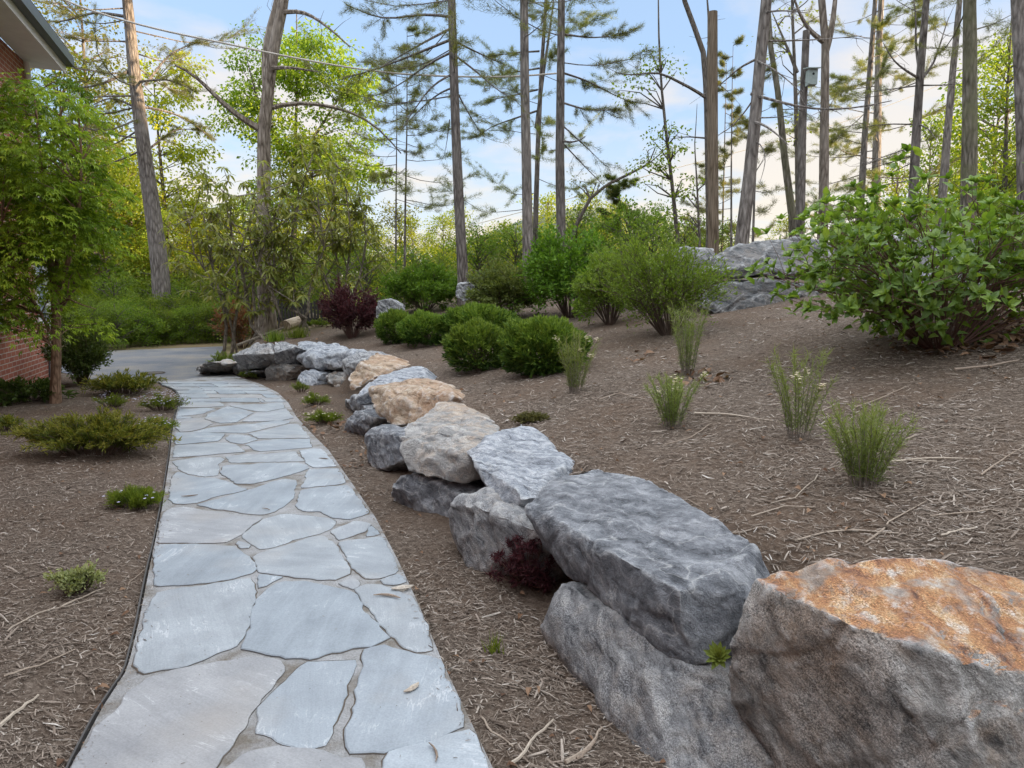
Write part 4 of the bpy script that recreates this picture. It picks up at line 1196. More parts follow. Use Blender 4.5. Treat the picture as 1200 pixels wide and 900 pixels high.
M_TWIG = plain('brown_twig', (.095, .065, .048), .85, .3)
M_TWIGRED = plain('reddish_twig', (.115, .06, .045), .8, .3)
M_TWIGGREY = plain('grey_twig', (.17, .145, .12), .85, .3)
LM = dict(
    maple=leaf_mat('maple_leaf', [(.065, .125, .016), (.125, .21, .028), (.195, .305, .04), (.29, .39, .06)], .4),
    hydrangea=leaf_mat('fresh_green_leaf', [(.05, .10, .024), (.09, .165, .038), (.135, .22, .05), (.20, .29, .07)], .35, .42, spec=.45),
    spirea=leaf_mat('small_light_leaf', [(.065, .115, .025), (.105, .18, .04), (.15, .235, .055)], .4),
    bright=leaf_mat('bright_leaf', [(.04, .095, .016), (.075, .16, .025), (.12, .22, .04)], .35),
    greygreen=leaf_mat('grey_green_leaf', [(.055, .085, .035), (.09, .13, .055), (.135, .175, .075)], .35),
    thuja=leaf_mat('globe_conifer_spray', [(.016, .05, .014), (.034, .09, .022), (.075, .155, .034), (.14, .24, .055)], .25),
    juniper=leaf_mat('golden_juniper_spray', [(.04, .075, .03), (.085, .135, .035), (.17, .21, .05), (.27, .29, .08)], .3),
    barberry=leaf_mat('dark_red_leaf', [(.03, .012, .016), (.055, .02, .024), (.085, .035, .035)], .25, tcol=(1.4, .7, .8)),
    redbrown=leaf_mat('bronze_leaf', [(.06, .09, .025), (.10, .07, .03), (.19, .075, .04), (.25, .12, .06)], .3, tcol=(1.4, 1, .7)),
    blue=leaf_mat('bluestar_needle', [(.075, .125, .055), (.13, .20, .085), (.20, .28, .13)], .35),
    grass=leaf_mat('grass_blade', [(.06, .11, .02), (.11, .18, .035), (.18, .25, .06)], .35),
    silver=leaf_mat('silvery_leaf', [(.12, .16, .10), (.20, .25, .17), (.27, .31, .22)], .3),
    sedum=leaf_mat('maroon_needle', [(.03, .008, .012), (.06, .016, .02), (.10, .03, .035)], .2, tcol=(1.4, .7, .8)),
    rosette=leaf_mat('succulent_leaf', [(.08, .14, .04), (.14, .21, .06), (.20, .27, .09)], .2),
    rhodo=leaf_mat('long_leathery_leaf', [(.085, .12, .04), (.14, .18, .06), (.20, .23, .085), (.34, .31, .10)], .38, .45, spec=.35),
    dark=leaf_mat('dark_shrub_leaf', [(.025, .05, .018), (.05, .085, .028), (.08, .12, .04)], .3),
    moss=leaf_mat('olive_moss', [(.06, .06, .02), (.10, .095, .03), (.15, .13, .05)], .2),
)
M_FLOWER = leaf_mat('pale_lavender_petal', [(.55, .52, .72), (.68, .66, .82), (.80, .80, .86)], .3, tcol=(1, 1, 1))
M_WHITEFL = leaf_mat('white_petal', [(.70, .74, .82), (.82, .84, .88)], .3, tcol=(1, 1, 1))


def px2m(p, px):
    return px * np.linalg.norm(p - np.array((0, 0, CAMZ))) / FPX


def bush(name, label, cat, u, v, wpx, hpx, lm, n_stem, n_leaf, L, W, bm_=None, big=False, up=.5, sub=4, dome=1.0, stem_r=.006, group=None, lean=0.0, clear=.12, jit=.035, depth=1.0, whorl=0, flat=.25):
    """many-stemmed shrub: stems fan from the base to the edge of a dome, twigs leave them, leaves sit on the twigs"""
    b = PT(u, v)
    w, h = px2m(b, wpx) / 2, px2m(b, hpx)
    t = thing(name, b, label, cat, group)
    gs, gl = Geo(), Geo()
    tw = []; tips = []
    for i in range(n_stem):
        a = rng.uniform(0, 6.283); rr = math.sqrt(rng.random()) ** dome
        hh = h * (1 - (.8 if rng.random() < .35 else .5) * rr ** 2.0) * rng.uniform(.72, 1.0)
        e = b + (math.cos(a) * w * rr * .95 + lean * w, math.sin(a) * w * rr * .95 * depth, hh)
        s0 = b + (math.cos(a) * w * .08, math.sin(a) * w * .08, -.02)
        m1 = s0 + (e - s0) * .4 + (0, 0, h * .12) + rng.normal(0, .03 * w, 3)
        P = np.array([s0, m1, (m1 + e) / 2 + rng.normal(0, .03 * w, 3), e])
        gs.tube(P, [stem_r, stem_r * .8, stem_r * .55, stem_r * .25], 5, cap=False)
        tips.append((e, unit(e - P[2])))
        for k in range(sub):
            f = rng.uniform(clear + .15, .95)
            q0 = P[1] + (P[3] - P[1]) * max(0, (f - .4) / .6) if f > .4 else P[0] + (P[1] - P[0]) * f / .4
            dd = unit(unit(e - s0) * .7 + rng.normal(0, .6, 3) + (0, 0, .25))
            ln = rng.uniform(.12, .32) * (w + h) * .5
            q1 = q0 + dd * ln
            if q1[2] < b[2] + .03: q1[2] = b[2] + .03 + rng.random() * .05
            gs.tube([q0, (q0 + q1) / 2 + rng.normal(0, .01, 3), q1], [stem_r * .45, stem_r * .35, stem_r * .2], 4, cap=False)
            tw.append((q0, q1)); tips.append((q1, unit(q1 - q0)))
        tw.append((P[1] + (P[3] - P[1]) * .25, e))
    cen = b + (0, 0, h * .35)
    if whorl:
        for tp, td in tips:
            k = whorl + rng.integers(0, 3)
            az = rng.uniform(0, 6.28) + np.arange(k) * 2.4
            ax = unit(td + (0, 0, .6)); s1 = unit(np.cross(ax, (.3, .8, .1))); s2 = np.cross(ax, s1)
            el = np.linspace(.3, 1.3, k)[:, None]
            D = ax * np.sin(el) + (s1 * np.cos(az)[:, None] + s2 * np.sin(az)[:, None]) * np.cos(el)
            D = unit(D + rng.normal(0, .15, (k, 3)))
            sz = L * np.linspace(1.1, .5, k) * rng.uniform(.8, 1.15)
            gl.bigleaves(np.repeat(tp[None], k, 0) - td * .02 * np.arange(k)[::-1, None] * -1 * 0, D, np.repeat(ax[None], k, 0), sz, sz * W / L, fold=.22, droop=rng.uniform(-.05, .22), r=np.clip(rng.random(k) * .6 + np.linspace(0, .45, k), 0, 1))
    if n_leaf:
        idx = rng.integers(0, len(tw), n_leaf)
        A = np.array([x[0] for x in tw])[idx]; B = np.array([x[1] for x in tw])[idx]
        f = rng.random((n_leaf, 1)) ** .7
        P = A + (B - A) * f + rng.normal(0, jit * (w + h) * .5, (n_leaf, 3))
        P[:, 2] = np.maximum(P[:, 2], b[2] + .02)
        out = unit(P - cen)
        D = unit(out * .6 + unit(B - A) * .4 + rng.normal(0, .55, (n_leaf, 3)) + (0, 0, up * .5))
        Nn = unit(rng.normal(0, .45, (n_leaf, 3)) + out * .35 + (0, 0, .8))
        sz = L * rng.uniform(.65, 1.25, n_leaf)
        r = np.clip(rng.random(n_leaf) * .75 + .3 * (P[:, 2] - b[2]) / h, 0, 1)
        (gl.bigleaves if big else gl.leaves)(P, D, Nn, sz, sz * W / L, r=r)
    gs.build('stems', bm_ or M_TWIG, t)
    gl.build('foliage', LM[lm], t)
    return t


def globe(label, u, v, wpx, hpx, n=5200):
    b = PT(u, v); w, h = px2m(b, wpx) / 2, px2m(b, hpx)
    t = thing('globe_conifer', b, label, 'conifer shrub', 'clipped globe conifers on the slope')
    gl, gs = Geo(), Geo()
    # lumpy ball of upright flat sprays
    d = unit(rng.normal(size=(n, 3)) + (0, 0, .35))
    lump = 1 + .15 * np.sin(d[:, 0] * 6 + u) * np.sin(d[:, 1] * 5 + v) + .06 * np.sin(d[:, 2] * 9 + d[:, 0] * 7)
    rad = (rng.uniform(.45, 1.0, n) ** .35) * lump
    P = b + np.stack([d[:, 0] * w * rad, d[:, 1] * w * rad, h * .48 + d[:, 2] * h * .5 * rad], 1)
    k = P[:, 2] > b[2] + .02
    P, d = P[k], d[k]; n = len(P)
    D = unit(d * .9 + (0, 0, .8) + rng.normal(0, .35, (n, 3)))
    Nn = unit(rng.normal(0, 1, (n, 3)))
    sz = .065 * (w / .3) ** .4 * rng.uniform(.6, 1.3, n)
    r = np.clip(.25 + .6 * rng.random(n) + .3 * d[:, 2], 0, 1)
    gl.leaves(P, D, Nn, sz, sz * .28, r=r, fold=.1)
    gl.leaves(P + D * sz[:, None] * .4, unit(D + rng.normal(0, .5, (n, 3))), Nn, sz * .7, sz * .2, r=np.clip(r + .15, 0, 1), fold=.1)
    for _ in range(24):
        a = rng.uniform(0, 6.28); rr = rng.uniform(.1, .7)
        e = b + (math.cos(a) * w * rr, math.sin(a) * w * rr, h * rng.uniform(.4, .75))
        gs.tube([b + (0, 0, -.02), (b + e) / 2 + rng.normal(0, .02, 3), e], [.012, .008, .003], 5)
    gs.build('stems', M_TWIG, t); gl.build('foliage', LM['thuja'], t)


globe('leftmost globe conifer, next to the dark red bush', 465, 402, 46, 35)
globe('globe conifer below the pale round shrub, second from the left', 499, 404, 60, 34)
globe('half hidden globe conifer behind the two front ones', 562, 396, 82, 35)
globe('front globe conifer left of the biggest one', 561, 434, 74, 53)
globe('biggest globe conifer, right of the row, beside white flowers', 637, 438, 96, 61, 8500)

# shrubs on the slope
bush('leafy_bush', 'big bush with whorls of fresh green leaves over dead leaves at the right edge', 'bush', 1101, 405, 372, 178, 'hydrangea', 84, 2100, .088, .044, M_TWIGRED, True, 1.3, 6, .75, .007, whorl=8, clear=-.05, depth=.75)
bush('feathery_shrub', 'wide feathery light green shrub with thin arching twigs left of the cracked slab', 'shrub', 783, 392, 192, 128, 'spirea', 74, 11000, .045, .017, M_TWIG, False, .5, 8, .7, .005, clear=.05, depth=.8, lean=-.2)
bush('green_shrub', 'tall bright green shrub behind the biggest globe conifer', 'shrub', 668, 372, 122, 116, 'bright', 50, 11000, .065, .036, M_TWIG, False, .4, 6, .8, .007)
bush('green_shrub', 'loose pale green shrub between the tall bright shrub and the feathery one', 'shrub', 715, 380, 100, 90, 'spirea', 44, 8500, .052, .024, M_TWIG, False, .4, 6, .8, .006)
bush('green_shrub', 'dull grey green twiggy shrub to the right of the straight pine', 'shrub', 592, 374, 100, 72, 'greygreen', 54, 10000, .06, .03, M_TWIG, False, .4, 6, .8, .006)
bush('green_shrub', 'round light green shrub behind the left globe conifers', 'shrub', 497, 366, 100, 58, 'bright', 60, 11000, .065, .034, M_TWIG, False, .4, 6, .8, .006)
bush('dark_red_bush', 'dark purple red bush on the mulch left of the globe conifers', 'bush', 412, 396, 76, 66, 'barberry', 60, 7500, .06, .028, M_TWIGRED, False, .9, 5, .85, .006)
bush('bronze_shrub', 'small shrub with bronze red young leaves by the drive', 'shrub', 284, 408, 66, 56, 'redbrown', 40, 3600, .07, .036, M_TWIGRED, False, .5, 5, .85, .006)
bush('dark_shrub', 'dark twiggy shrub at the house corner behind the young maple', 'shrub', 97, 450, 66, 66, 'dark', 50, 6500, .055, .026, M_TWIG, False, .4, 6, .8, .006)
bush('low_shrub', 'low dark green plant against the brick wall', 'shrub', 34, 470, 70, 20, 'dark', 40, 1500, .08, .036, M_TWIG, False, .3, 4, .8, .005)
bush('green_shrub', 'yellow green shrub behind the dark red bush', 'shrub', 438, 350, 56, 62, 'spirea', 36, 5000, .07, .032, M_TWIGGREY, False, .5, 5, .9, .006)


def plumes(name, label, cat, u, v, wpx, hpx, lm, n, L, W, rise=.35, group=None, flowers=None, depth=.6, nl=60, fl_n=0, fm=None, spread=1.0):
    """low spreading evergreen: arching sprays thick with small leaves"""
    b = PT(u, v); w, h = px2m(b, wpx) / 2, px2m(b, hpx)
    t = thing(name, b, label, cat, group)
    gs, gl = Geo(), Geo()
    for _ in range(n):
        a = rng.uniform(0, 6.28); rr = rng.random() ** .5
        s0 = b + (math.cos(a) * w * rr * .35, math.sin(a) * w * depth * rr * .35, .01)
        e = b + (math.cos(a) * w * rr * rng.uniform(.75, 1.05), math.sin(a) * w * depth * rr, h * rng.uniform(.35, 1.0) * (1 - .45 * rr))
        m1 = (s0 + e) / 2 + (0, 0, h * .25)
        f = np.linspace(0, 1, 6)[:, None]
        P = (1 - f) ** 2 * s0 + 2 * f * (1 - f) * m1 + f ** 2 * e
        gs.tube(P, np.linspace(.005, .0015, 6), 4, cap=False)
        ff = rng.uniform(.25, 1, (nl, 1))
        C = (1 - ff) ** 2 * s0 + 2 * ff * (1 - ff) * m1 + ff ** 2 * e
        T = unit(2 * (1 - ff) * (m1 - s0) + 2 * ff * (e - m1))
        D = unit(T * .7 + rng.normal(0, .55, (nl, 3)) * spread + (0, 0, rise))
        sz = L * rng.uniform(.6, 1.3, nl)
        gl.leaves(C + rng.normal(0, .012, (nl, 3)), D, unit(rng.normal(0, 1, (nl, 3)) + (0, 0, .6)), sz, sz * W / L, r=np.clip(ff[:, 0] * .7 + rng.normal(0, .18, nl), 0, 1), fold=.1)
    gs.build('stems', M_TWIG, t)
    if fl_n:
        gf = Geo()
        a = rng.uniform(0, 6.28, fl_n); rr = rng.random(fl_n) ** .5
        C = b + np.stack([np.cos(a) * w * rr, np.sin(a) * w * depth * rr, h * (1.05 - .5 * rr) * rng.uniform(.8, 1.1, fl_n)], 1)
        for k in range(5):
            D = np.stack([np.cos(a + k * 1.257), np.sin(a + k * 1.257), np.full(fl_n, .25)], 1)
            gf.leaves(C, D, np.tile((0, 0, 1.), (fl_n, 1)), .014, .011, fold=0)
        gl.merge(gf, 1)
    gl.build('foliage', [LM[lm], fm or M_FLOWER], t)
    return t


plumes('juniper', 'largest golden green spreading juniper in the left bed beside the path', 'ground cover shrub', 112, 532, 176, 50, 'juniper', 150, .05, .011, nl=80, group='low golden junipers', depth=.55)
plumes('juniper', 'golden green juniper farther up the left bed near the drive', 'ground cover shrub', 146, 462, 92, 26, 'juniper', 70, .06, .014, nl=60, group='low golden junipers', depth=.6)
plumes('juniper', 'small golden juniper sprig at the left edge of the frame', 'ground cover shrub', 6, 505, 42, 20, 'juniper', 24, .045, .011, nl=50, group='low golden junipers')
plumes('phlox', 'creeping phlox with lavender flowers between juniper and path', 'flowering plant', 190, 482, 62, 22, 'grass', 50, .028, .006, nl=60, fl_n=140, group='creeping phlox mounds', rise=.8)
plumes('phlox', 'creeping phlox mound with a few white flowers in front of the lavender one', 'flowering plant', 186, 508, 46, 20, 'grass', 40, .028, .006, nl=60, fl_n=40, group='creeping phlox mounds', rise=.8)
plumes('phlox', 'creeping phlox mound left of the lavender flowers below the upper juniper', 'flowering plant', 132, 478, 44, 16, 'grass', 34, .028, .006, nl=50, fl_n=24, group='creeping phlox mounds', rise=.8)
plumes('phlox', 'bright green phlox tuft alone on the mulch at the left path edge', 'flowering plant', 158, 595, 66, 22, 'grass', 60, .035, .005, nl=90, fl_n=10, group='creeping phlox mounds', rise=1.2)
plumes('phlox', 'phlox tuft with white flowers nearest along the foot of the stone wall', 'flowering plant', 380, 497, 46, 19, 'grass', 40, .03, .006, nl=60, fl_n=26, fm=M_WHITEFL, group='creeping phlox mounds', rise=.8)
plumes('phlox', 'phlox tuft second nearest along the foot of the wall, backed by brown leaves', 'flowering plant', 369, 475, 38, 16, 'grass', 34, .03, .006, nl=60, fl_n=12, fm=M_WHITEFL, group='creeping phlox mounds', rise=.8)
plumes('phlox', 'tiny phlox sprig below the flat grey stone at the bend', 'flowering plant', 353, 460, 22, 15, 'grass', 16, .035, .006, nl=40, group='creeping phlox mounds', rise=.9)
plumes('phlox', 'phlox tuft in front of the pale low stone at the far end of the wall', 'flowering plant', 294, 444, 32, 12, 'grass', 24, .035, .007, nl=50, group='creeping phlox mounds', rise=.8)
plumes('phlox', 'green phlox cushion spilling over the mossy boulder by the drive', 'flowering plant', 262, 434, 44, 24, 'grass', 40, .045, .008, nl=60, group='creeping phlox mounds', rise=.8)
plumes('silver_herb', 'small silvery green herb alone on the mulch at the left', 'herb', 92, 693, 54, 34, 'silver', 34, .022, .012, nl=44, rise=.6, depth=.8)
plumes('moss_cushion', 'olive moss cushion in the gap below the tan boulder', 'moss', 447, 512, 22, 20, 'moss', 24, .03, .012, nl=50)
plumes('moss_cushion', 'flat olive moss patch on the mulch behind the banded boulder', 'moss', 624, 494, 44, 8, 'moss', 30, .025, .01, nl=50)
plumes('moss_cushion', 'yellow green moss at the end of the fallen log', 'moss', 372, 384, 40, 12, 'grass', 30, .05, .012, nl=50)


def feather(label, u, v, wpx, hpx, n, flowers=0, lean=0.0):
    b = PT(u, v); w, h = px2m(b, wpx) / 2, px2m(b, hpx)
    t = thing('bluestar_plant', b, label, 'perennial', 'feathery bluestar plants on the slope')
    gs, gl, gf = Geo(), Geo(), Geo()
    tops = []
    for _ in range(n):
        a = rng.uniform(0, 6.28); rr = rng.random() ** .6
        e = b + (math.cos(a) * w * rr + lean * w, math.sin(a) * w * rr, h * rng.uniform(.6, 1.0))
        s0 = b + (math.cos(a) * w * .26 * rr, math.sin(a) * w * .26 * rr, -.01)
        m1 = (s0 + e) / 2 + (-(e - b)[0] * .12, 0, h * .1)
        f = np.linspace(0, 1, 5)[:, None]
        gs.tube((1 - f) ** 2 * s0 + 2 * f * (1 - f) * m1 + f ** 2 * e, np.linspace(.0028, .0012, 5), 4, cap=False)
        k = 95
        ff = rng.uniform(.12, 1, (k, 1))
        C = (1 - ff) ** 2 * s0 + 2 * ff * (1 - ff) * m1 + ff ** 2 * e
        T = unit(2 * (1 - ff) * (m1 - s0) + 2 * ff * (e - m1))
        D = unit(T * .75 + rng.normal(0, .5, (k, 3)))
        gl.blades(C, D, rng.uniform(.035, .065, k), .0036, r=np.clip(ff[:, 0] * .6 + rng.random(k) * .4, 0, 1))
        tops.append(e)
    for e in tops[:flowers]:
        for k in range(14):
            c = e + rng.normal(0, .012, 3)
            a0 = rng.uniform(0, 6.28)
            aa = a0 + np.arange(5) * 1.257
            D = np.stack([np.cos(aa), np.sin(aa), np.full(5, .3)], 1)
            gf.leaves(np.tile(c, (5, 1)), D, np.tile((0, 0, 1.), (5, 1)), .012, .006, fold=0)
    gs.build('stems', M_TWIGGREY, t)
    if flowers: gl.merge(gf, 1)
    gl.build('foliage', [LM['blue'], M_WHITEFL], t)


feather('feathery bluestar plant with white flower heads in front of the biggest globe conifer', 674, 461, 58, 72, 24, 5)
feather('tall feathery bluestar plant just below the feathery shrub', 806, 440, 54, 84, 24)
feather('feathery bluestar plant with pale flowers, below the tall one', 787, 502, 68, 62, 30, 5)
feather('upright feathery bluestar plant with tiny flowers in the middle of the right slope', 935, 516, 72, 100, 20, 3)
feather('nearest bushy bluestar plant, low on the right slope', 1013, 570, 100, 88, 36)

# small things in the crevices of the wall
b = PT(618, 690); b[2] = .03
t = thing('maroon_sedum', b, 'dark maroon spiky plant in the gap under the dark slate block', 'plant')
gs, gl = Geo(), Geo()
for _ in range(52):
    a = rng.uniform(0, 6.28); rr = rng.random() ** .6
    e = b + (math.cos(a) * .16 * rr - .03, math.sin(a) * .11 * rr - .05, .05 + .24 * rng.random())
    gs.tube([b + (0, .05, 0), (b + e) / 2, e], [.004, .003, .002], 4)
    k = 60
    gl.blades(np.tile(e, (k, 1)) + rng.normal(0, .01, (k, 3)), dirs(k, .35), rng.uniform(.022, .04, k), .006)
gs.build('stems', M_TWIGRED, t); gl.build('foliage', LM['sedum'], t)


def rosette(label, p, rad, n=34):
    t = thing('succulent_rosette', p, label, 'succulent')
    gl = Geo()
    a = np.arange(n) * 2.4; el = np.linspace(.15, 1.35, n)
    ax = unit(np.array((-.35, -.6, .7))); s1 = unit(np.cross(ax, (1, .2, 0))); s2 = np.cross(ax, s1)
    D = ax * np.sin(el)[:, None] + (s1 * np.cos(a)[:, None] + s2 * np.sin(a)[:, None]) * np.cos(el)[:, None]
    gl.bigleaves(np.tile(p, (n, 1)), D, np.tile(ax, (n, 1)), rad * np.linspace(1, .55, n), rad * .34, fold=.2, droop=-.1, r=np.linspace(.2, 1, n))
    gl.build('leaves', LM['rosette'], t)


rosette('green succulent rosette wedged between the dark slate block and the orange topped boulder', PY(842, 770, 2.13), .055)
rosette('small green rosette lower in the crevice by the orange topped boulder', PY(851, 826, 2.10), .02, 16)

for (u, v, w, h, n, lab) in ((580, 766, 24, 26, 40, 'tiny sprig of grass on the mulch below the maroon plant'), (395, 380, 30, 14, 160, 'grass tuft left of the dark red bush'),
                             (350, 396, 26, 16, 140, 'grass tuft at the near end of the fallen log'), (322, 400, 26, 15, 160, 'grass clump at the foot of the forked oak')):
    b = PT(u, v); wm, hm = px2m(b, w) / 2, px2m(b, h)
    t = thing('grass_tuft', b, lab, 'grass')
    g = Geo(); P = b + np.stack([rng.normal(0, wm * .4, n), rng.normal(0, wm * .3, n), np.zeros(n)], 1)
    g.blades(P, dirs(n, 1.6, .5), hm * rng.uniform(.6, 1.1, n), max(.003, hm * .06)); g.build('blades', LM['grass'], t)

# young maple ---------------------------------------------------------
M_MAPLEBARK = bark_mat('smooth_tan_bark', (.14, .085, .055), (.23, .145, .095), (.31, .21, .145), 14, .3, .3)
mb = PZ(65, 474, 0.0)
maple = thing('young_maple', mb, 'young maple with layered fresh green leaves in front of the brick wall', 'tree')
gt, gl = Geo(), Geo()
mp = lambda u, v, dy=0.0: PY(u, v, mb[1] + dy)
trunk = np.array([mb + (0, 0, -.05), mp(65, 450), mp(66, 410), mp(66, 372), mp(64, 345)])
gt.tube(trunk, [.075, .062, .058, .055, .05], 12, rough=.06)
mains = [([(64, 345), (58, 290), (50, 230), (46, 165), (40, 110)], .04, (0, .1, .1, .0, .1)), ([(66, 350), (82, 300), (92, 250), (96, 190), (92, 130)], .035, (0, -.2, -.3, -.3, -.2)),
         ([(65, 400), (52, 375), (38, 350), (18, 310), (2, 262)], .022, (0, -.1, -.3, -.5, -.6)), ([(66, 372), (86, 340), (108, 322), (125, 316)], .02, (0, .1, .2, .3)),
         ([(62, 320), (40, 290), (20, 240), (8, 180)], .025, (0, .3, .5, .7)), ([(64, 330), (70, 280), (74, 220), (72, 160), (70, 105)], .03, (0, .3, .5, .5, .4)),
         ([(65, 408), (45, 392), (28, 380)], .014, (0, -.3, -.5)), ([(66, 360), (80, 350), (98, 358), (112, 362)], .016, (0, -.3, -.5, -.6)), ([(60, 300), (30, 262), (-20, 230), (-50, 190)], .025, (0, -.2, -.2, -.2))]
skel = []
for px, r0, dys in mains:
    P = np.array([mp(u, v, d) for (u, v), d in zip(px, dys)])
    P2 = resample(P, 9)
    gt.tube(P2, np.linspace(r0, r0 * .3, 9), 7, cap=False)
    skel += [(p, r0) for p in P2[2:]]
pads = []
for _ in range(300):
    u = rng.uniform(-70, 132); v = rng.uniform(95, 440)
    # crown outline from the photograph: broad in the middle, pointed top, ragged skirt
    cxu = 42; half = np.interp(v, [85, 110, 180, 260, 330, 385, 425, 450], [26, 60, 84, 94, 94, 78, 40, 0])
    if abs(u - cxu) > half: continue
    if v > 388 and u < 92: continue
    if v > 355 and (28 < u < 100) and rng.random() < .8: continue
    dmax = 1.0 * math.sqrt(max(.05, 1 - ((u - cxu) / half) ** 2))
    pads.append(mp(u, v, rng.uniform(-dmax, dmax)))
SK = np.array([s_[0] for s_ in skel])
for c in pads:
    d = np.linalg.norm(SK - c, axis=1) + 1.5 * np.maximum(SK[:, 2] - c[2] + .1, 0)
    q0 = SK[np.argmin(d)]
    m1 = (q0 + c) / 2 + (0, 0, .08)
    gt.tube([q0, m1, c], [.010, .007, .003], 5, cap=False)
    hd = unit(np.array((c[0] - mb[0], c[1] - mb[1], 0)) + 1e-4)
    n = 60
    # flattened spray that droops outwards
    a = rng.uniform(0, 6.28, n); rr = rng.random(n) ** .5 * rng.uniform(.22, .38)
    off = np.stack([np.cos(a) * rr, np.sin(a) * rr, np.zeros(n)], 1)
    off[:, 2] = -.45 * (off @ hd) - .8 * rr ** 2 + rng.normal(0, .035, n)
    P = c + off
    ax = unit(off + hd * .12 + (0, 0, -.12) + rng.normal(0, .08, (n, 3)))
    Nn = unit(rng.normal(0, .3, (n, 3)) + (0, 0, 1))
    s_ = unit(np.cross(ax, Nn))
    L = rng.uniform(.06, .095, n)
    rv = np.clip(rng.normal(.45, .2) + rng.normal(0, .18, n), 0, 1)
    for k, (ca, sc_) in enumerate(((0, 1), (.75, .85), (-.75, .85), (1.5, .55), (-1.5, .55))):
        gl.leaves(P, ax * math.cos(ca) + s_ * math.sin(ca), Nn, L * sc_, L * sc_ * .30, r=rv, fold=.05, droop=.18)
gt.build('trunk', M_MAPLEBARK, maple); gl.build('crown', LM['maple'], maple)

# rhododendrons: bare crooked stems, whorls of long drooping leaves on top
M_RHBARK = bark_mat('crooked_pale_bark', (.12, .10, .08), (.20, .17, .135), (.29, .25, .20), 16, .3, .3)


def rhodo(label, u, v, y, stems, seed):
    b = PY(u, v, y); b[2] = float(TH(b[0], b[1]))
    t = thing('rhododendron', b, label, 'shrub', 'leggy rhododendrons by the drive')
    gs, gl = Geo(), Geo()
    for (pts, r0) in stems:
        P = resample(np.array([PY(a, c, y + rng.normal(0, .12)) for a, c in pts]), 9)
        P[0] = b + (rng.normal(0, .15), rng.normal(0, .1), -.05)
        gs.tube(P, np.linspace(r0, r0 * .4, 9), 6, cap=False)
        ends = []
        for _ in range(14):
            i = rng.integers(3, 9)
            q0 = P[i]; d = unit(rng.normal(0, 1, 3) + (0, 0, .5)); q1 = q0 + d * rng.uniform(.3, .85)
            q2 = q1 + unit(d + (0, 0, .8)) * rng.uniform(.1, .35)
            gs.tube([q0, q1, q2], [.014, .009, .006], 4, cap=False)
            ends += [q1, q2]
            e2 = q1 + unit(rng.normal(0, 1, 3) + (0, 0, .6)) * .3
            gs.tube([q1, e2], [.008, .005], 4, cap=False); ends.append(e2)
        for e in ends:
            k = int(rng.integers(7, 11)); a = rng.uniform(0, 6.28) + np.arange(k) * 6.283 / k
            D = np.stack([np.cos(a), np.sin(a), rng.uniform(-1.0, .2, k)], 1)
            L = rng.uniform(.15, .25, k)
            gl.bigleaves(np.tile(e, (k, 1)), D, np.tile((0, 0, 1.), (k, 1)) + rng.normal(0, .2, (k, 3)), L, L * .25, fold=.15, droop=.2, r=np.clip(rng.normal(.42, .22, k), 0, 1))
    gs.build('stems', M_RHBARK, t); gl.build('foliage', LM['rhodo'], t)


rhodo('leggy rhododendron farthest left, above the drive edge', 268, 402, 15.2, [([(268, 402), (262, 360), (248, 310), (238, 250)], .04), ([(272, 400), (280, 350), (275, 290), (262, 225)], .04), ([(276, 402), (262, 345), (228, 300), (222, 262)], .03)], 1)
rhodo('leggy rhododendron in front of the forked oak', 298, 402, 14.6, [([(298, 402), (290, 350), (280, 300), (300, 240)], .045), ([(302, 402), (296, 340), (310, 280), (330, 235)], .04), ([(300, 400), (318, 345), (322, 290), (310, 225)], .03), ([(338, 400), (322, 350), (300, 310), (290, 270)], .03)], 2)
rhodo('leggy rhododendron right of the forked oak with a long arching stem', 352, 388, 15.2, [([(382, 382), (340, 365), (316, 320), (345, 270), (350, 225)], .04), ([(360, 385), (362, 340), (380, 290), (372, 230)], .035), ([(352, 388), (345, 340), (340, 280), (360, 200)], .035)], 3)
rhodo('leggy rhododendron above the dark red bush', 398, 372, 16.0, [([(398, 374), (385, 335), (370, 300), (392, 245)], .035), ([(402, 372), (405, 330), (412, 280), (405, 220)], .035), ([(404, 372), (420, 330), (430, 285), (425, 250)], .03), ([(396, 374), (398, 320), (386, 260), (396, 196)], .03)], 4)

# fallen log, low dark paling fence, drain cover
M_LOG = bark_mat('pale_bare_log', (.28, .22, .16), (.40, .32, .24), (.50, .42, .33), 10, .3, .4)
p0, p1 = PT(334, 388), PT(368, 376)
lg = thing('fallen_log', p0, 'pale bare log lying behind the far end of the stone wall', 'log')
g = Geo(); g.tube([p0 + (0, 0, .12), (p0 + p1) / 2 + (0, 0, .14), p1 + (0, 0, .12)], [.13, .12, .10], 12, rough=.1); lo = g.build('bole', M_LOG, lg)
M_PALING = plain('dark_weathered_paling', (.035, .032, .03), .9, .3)
fb = PY(345, 378, 18.5); fb[2] = float(TH(fb[0], fb[1]))
fe = thing('paling_fence', fb, 'low dark paling fence behind the fallen log', 'fence')
g = Geo()
for k in range(16):
    g.box(fb[0] - .6 + k * .085, fb[0] - .6 + k * .085 + .06, fb[1], fb[1] + .02, fb[2] - .05, fb[2] + .62 + .03 * (k % 3))
for z in (.15, .45):
    g.box(fb[0] - .65, fb[0] + .8, fb[1] + .023, fb[1] + .06, fb[2] + z, fb[2] + z + .07)
g.build('palings', M_PALING, fe)
M_IRON = plain('rusty_iron', (.075, .06, .05), .7, .3, metal=.4)
p = PZ(180, 437.5, .004)
dc = thing('drain_cover', p, 'small dark round drain cover in the driveway', 'drain cover')
g = Geo(); g.tube([p + (0, 0, .002), p + (0, 0, .012)], [.16, .15], 24); g.build('lid', M_IRON, dc)
g = Geo(); th = np.linspace(0, 6.283, 25)
